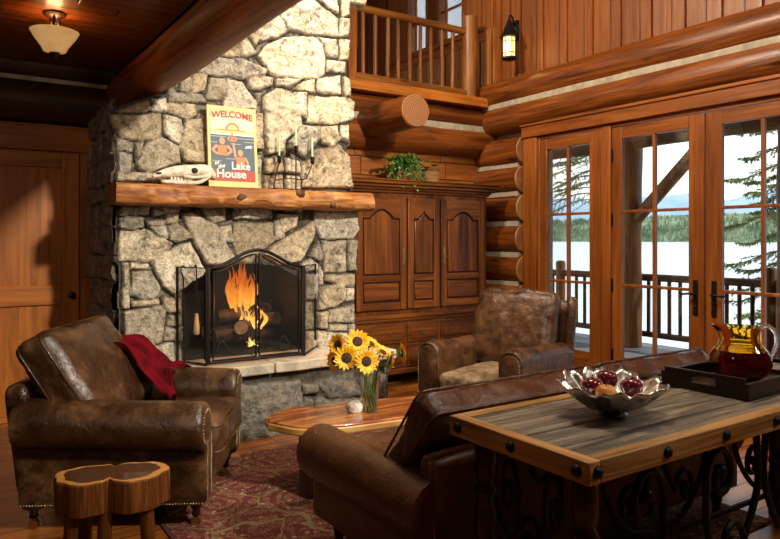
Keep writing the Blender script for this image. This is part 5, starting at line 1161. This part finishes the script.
# ================================================================ OUTDOORS
MB().box(5.45, 8.45, -3, 11, -.16, -.06).build('deck', m_deck, label='grey plank deck beyond the glass doors', **ST)
m_railw = wood('weathered_rail', (.05, .022, .012), (.11, .05, .026), (.2, .1, .05), 'y', 1.5, .6, .3)
m_railz = wood('weathered_post', (.12, .05, .025), (.26, .12, .055), (.44, .24, .12), 'z', 1.0, .55, .4)
dr = empty('deck_railing', (8.2, 4.0, -.06), label='log railing along the lake side of the deck', cat='railing')
logline((0, -5, .96), (0, 6.5, .96), .050, 5, n=12).build('top_rail', m_railw, dr, smooth=50)
logline((0, -5, .17), (0, 6.5, .17), .042, 6, n=12).build('bottom_rail', m_railw, dr, smooth=50)
for i in range(46):
    y = -1.4 + .16 * i; logline((0, y, .19), (0, y, .93), .026, i, n=8, jit=.12).build('baluster', m_railw, dr, smooth=50)
for y in (.15, 3.4): MB().lathe([(.075, 0), (.075, 1.12), (.06, 1.15), (.001, 1.16)], c=(0, y, 0), n=16, wob=lambda a, z: 1 + .03 * math.sin(3 * a + z * 4)).build('rail_post', m_railz, dr, smooth=45)
for Y, lb in ((5.97, 'stout log post holding the porch roof behind the middle door'), (3.80, 'stout log post holding the porch roof at the near end')):
    pt = logline((8.02, Y, -.1), (8.02, Y, 2.75), .165, int(Y), n=24, jit=.14)
    o = pt.build('porch_post', m_railz, smooth=50, label=lb, cat='post', group='log posts of the porch')
    logline((8.02, Y - .12, 1.72), (8.02, Y - 1.05, 2.62), .085, int(Y) + 3, n=16).build('brace', m_railz, o, smooth=50)
logline((8.02, -3, 2.90), (8.02, 10, 2.90), .21, 44, n=24, jit=.08).build('porch_beam', m_railw, smooth=50, label='heavy log carrying the porch roof', kind='structure')
MB().add([(5.42, -3, 3.5), (9.0, -3, 3.12), (9.0, 10, 3.12), (5.42, 10, 3.5), (5.42, -3, 3.58), (9.0, -3, 3.2), (9.0, 10, 3.2), (5.42, 10, 3.58)], [(0, 1, 2, 3), (7, 6, 5, 4), (0, 4, 5, 1), (1, 5, 6, 2), (2, 6, 7, 3), (3, 7, 4, 0)]).build('porch_roof', m_board_x, kind='structure', label='plank porch roof over the deck')
for i in range(9): logline((5.45, -1.2 + 1.15 * i, 3.40), (8.95, -1.2 + 1.15 * i, 3.03), .07, 70 + i, n=10).build('rafter', m_railw, bpy.data.objects['porch_roof'], smooth=50)
MB().box(5.2, 60, -60, 90, -3.6, -3.55).build('shore', plain('shore_ground', (.16, .18, .08), .9), kind='structure', label='ground below the deck')
m_lake = NT('lake_water'); _n = m_lake.noise(m_lake.coord((.12, .5, 1)), 1, 3); m_lake = m_lake.princ((.50, .56, .58), .22, bump=_n, bstr=.15, bdist=.3)
MB().add([(18, -900, -3.5), (1600, -900, -3.5), (1600, 3500, -3.5), (18, 3500, -3.5)], [(0, 1, 2, 3)]).build('lake', m_lake, kind='structure', label='bright still lake')
def ridge(name, X, Y0, Y1, base, amp, seed, mat, dep, lb, kind='structure', nyy=180):
    vs = []; fs = []; k = 10
    for i in range(nyy + 1):
        y = Y0 + (Y1 - Y0) * i / nyy; h = base + amp * (nz((y / (X * .28), seed, 0)) + .35 * nz((y / (X * .09), seed, 3)))
        for j in range(k + 1): t = j / k; vs.append((X + dep * t, y, -4 + (h + 4) * math.sin(t * pi * .5) ** .9 + amp * .06 * nz((y / (X * .03), t * 4, seed))))
    for i in range(nyy):
        for j in range(k): a_ = i * (k + 1) + j; fs.append((a_, a_ + 1, a_ + k + 2, a_ + k + 1))
    MB().add(vs, fs).build(name, mat, smooth=True, kind=kind, label=lb)
m_hill = NT('hazed_mountain'); m_hill = m_hill.princ(m_hill.ramp(m_hill.noise(m_hill.coord((.003, .003, .006)), 1, 4), [(.3, (.24, .34, .46)), (.7, (.34, .44, .55))]), 1)  # aerial haze is put into this blue-grey colour
ridge('mountain_ridge', 3600, -500, 6500, 330, 150, 3, m_hill, 1500, 'mountains across the lake, tinted pale blue for distance haze')
m_fst = NT('forest_green'); m_fst = m_fst.princ(m_fst.ramp(m_fst.noise(m_fst.coord((.02, .02, .03)), 1, 4), [(.3, (.07, .11, .06)), (.5, (.15, .20, .10)), (.7, (.32, .36, .20))]), 1)  # greens lightened to stand for haze over the water
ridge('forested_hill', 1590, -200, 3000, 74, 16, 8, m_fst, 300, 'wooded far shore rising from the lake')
rs = random.Random(12); mb = MB()
for i in range(2600):
    y = rs.uniform(500, 1900); t = rs.random() ** 1.1; x = 1575 + 260 * t; z = -4 + (70) * math.sin(min(1, t * .87) * pi * .5) ** .9; h = rs.uniform(9, 19); r = h * .2
    mb.add([(x + r * math.cos(a_ * 2 * pi / 5), y + r * math.sin(a_ * 2 * pi / 5), z) for a_ in range(5)] + [(x, y, z + h)], [(q, (q + 1) % 5, 5) for q in range(5)])
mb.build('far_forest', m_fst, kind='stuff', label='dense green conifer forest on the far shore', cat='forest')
m_needle = NT('spruce_needles'); m_needle = m_needle.princ(m_needle.ramp(m_needle.noise(m_needle.coord(), 3, 3), [(.3, (.08, .14, .04)), (.5, (.20, .29, .08)), (.7, (.42, .48, .18))]), .7)
def spruce(x, y, zs, label, seed, length, bias):
    t = empty('spruce_tree', (x, y, -3.6), label=label, cat='tree', group='spruces by the deck')
    logline((0, 0, 0), (0, 0, 9.5), .15, seed, n=12, taper=.4).build('trunk', m_railz, t, smooth=50)
    rs = random.Random(seed); wd = MB(); nd = MB()
    for (z, a, L) in [(q, rs.uniform(0, 2 * pi) if rs.random() > bias[0] else bias[1] + rs.uniform(-.7, .7), length * rs.uniform(.65, 1.15)) for q in zs]:
        z += 3.6; dx, dy = math.cos(a), math.sin(a)
        path = bez([(0, 0, z), (dx * L * .35, dy * L * .35, z - .02), (dx * L * .7, dy * L * .7, z - .16 * L), (dx * L, dy * L, z - .18 * L)], 6); wd.tube(path, [.016 - .012 * i / len(path) for i in range(len(path))], n=5)
        for i, p in enumerate(path[3:]):
            for s in (-1, 1):
                if rs.random() < .15: continue
                tl = L * rs.uniform(.16, .36) * (1.1 - i / len(path)); d = Vector((dx * .6 - s * dy, dy * .6 + s * dx, rs.uniform(-.5, .05))).normalized()
                tw = [p + d * tl * q / 5 + Vector((0, 0, -.10 * tl * (q / 5) ** 2)) for q in range(6)]; wd.tube(tw, .004, n=4)
                for q in range(26):
                    c = tw[0].lerp(tw[-1], q / 25); e = (d + Vector((rs.uniform(-1, 1), rs.uniform(-1, 1), rs.uniform(-.8, .8)))).normalized() * rs.uniform(.04, .075); w_ = e.cross(Vector((rs.uniform(-1, 1), 0, 1))).normalized() * .012
                    nd.add([c - w_, c + w_, c + e], [(0, 1, 2)])
    wd.build('branches', m_railz, t); nd.build('needles', m_needle, t, kind='stuff')
spruce(12.2, 9.75, [2.3 + .14 * i for i in range(20)], 'spruce whose branches fill the top of the sidelight', 5, 1.7, (1.1, R(135)))
spruce(10.9, 5.02, [-.4 + .15 * i for i in range(27)], 'spruce with sparse twigs beyond the near lake door', 9, 1.15, (.85, R(125)))
spruce(13.5, 17.5, [1.5 + .2 * i for i in range(30)], 'taller spruce standing beyond the loft windows', 15, 2.0, (0, 0))
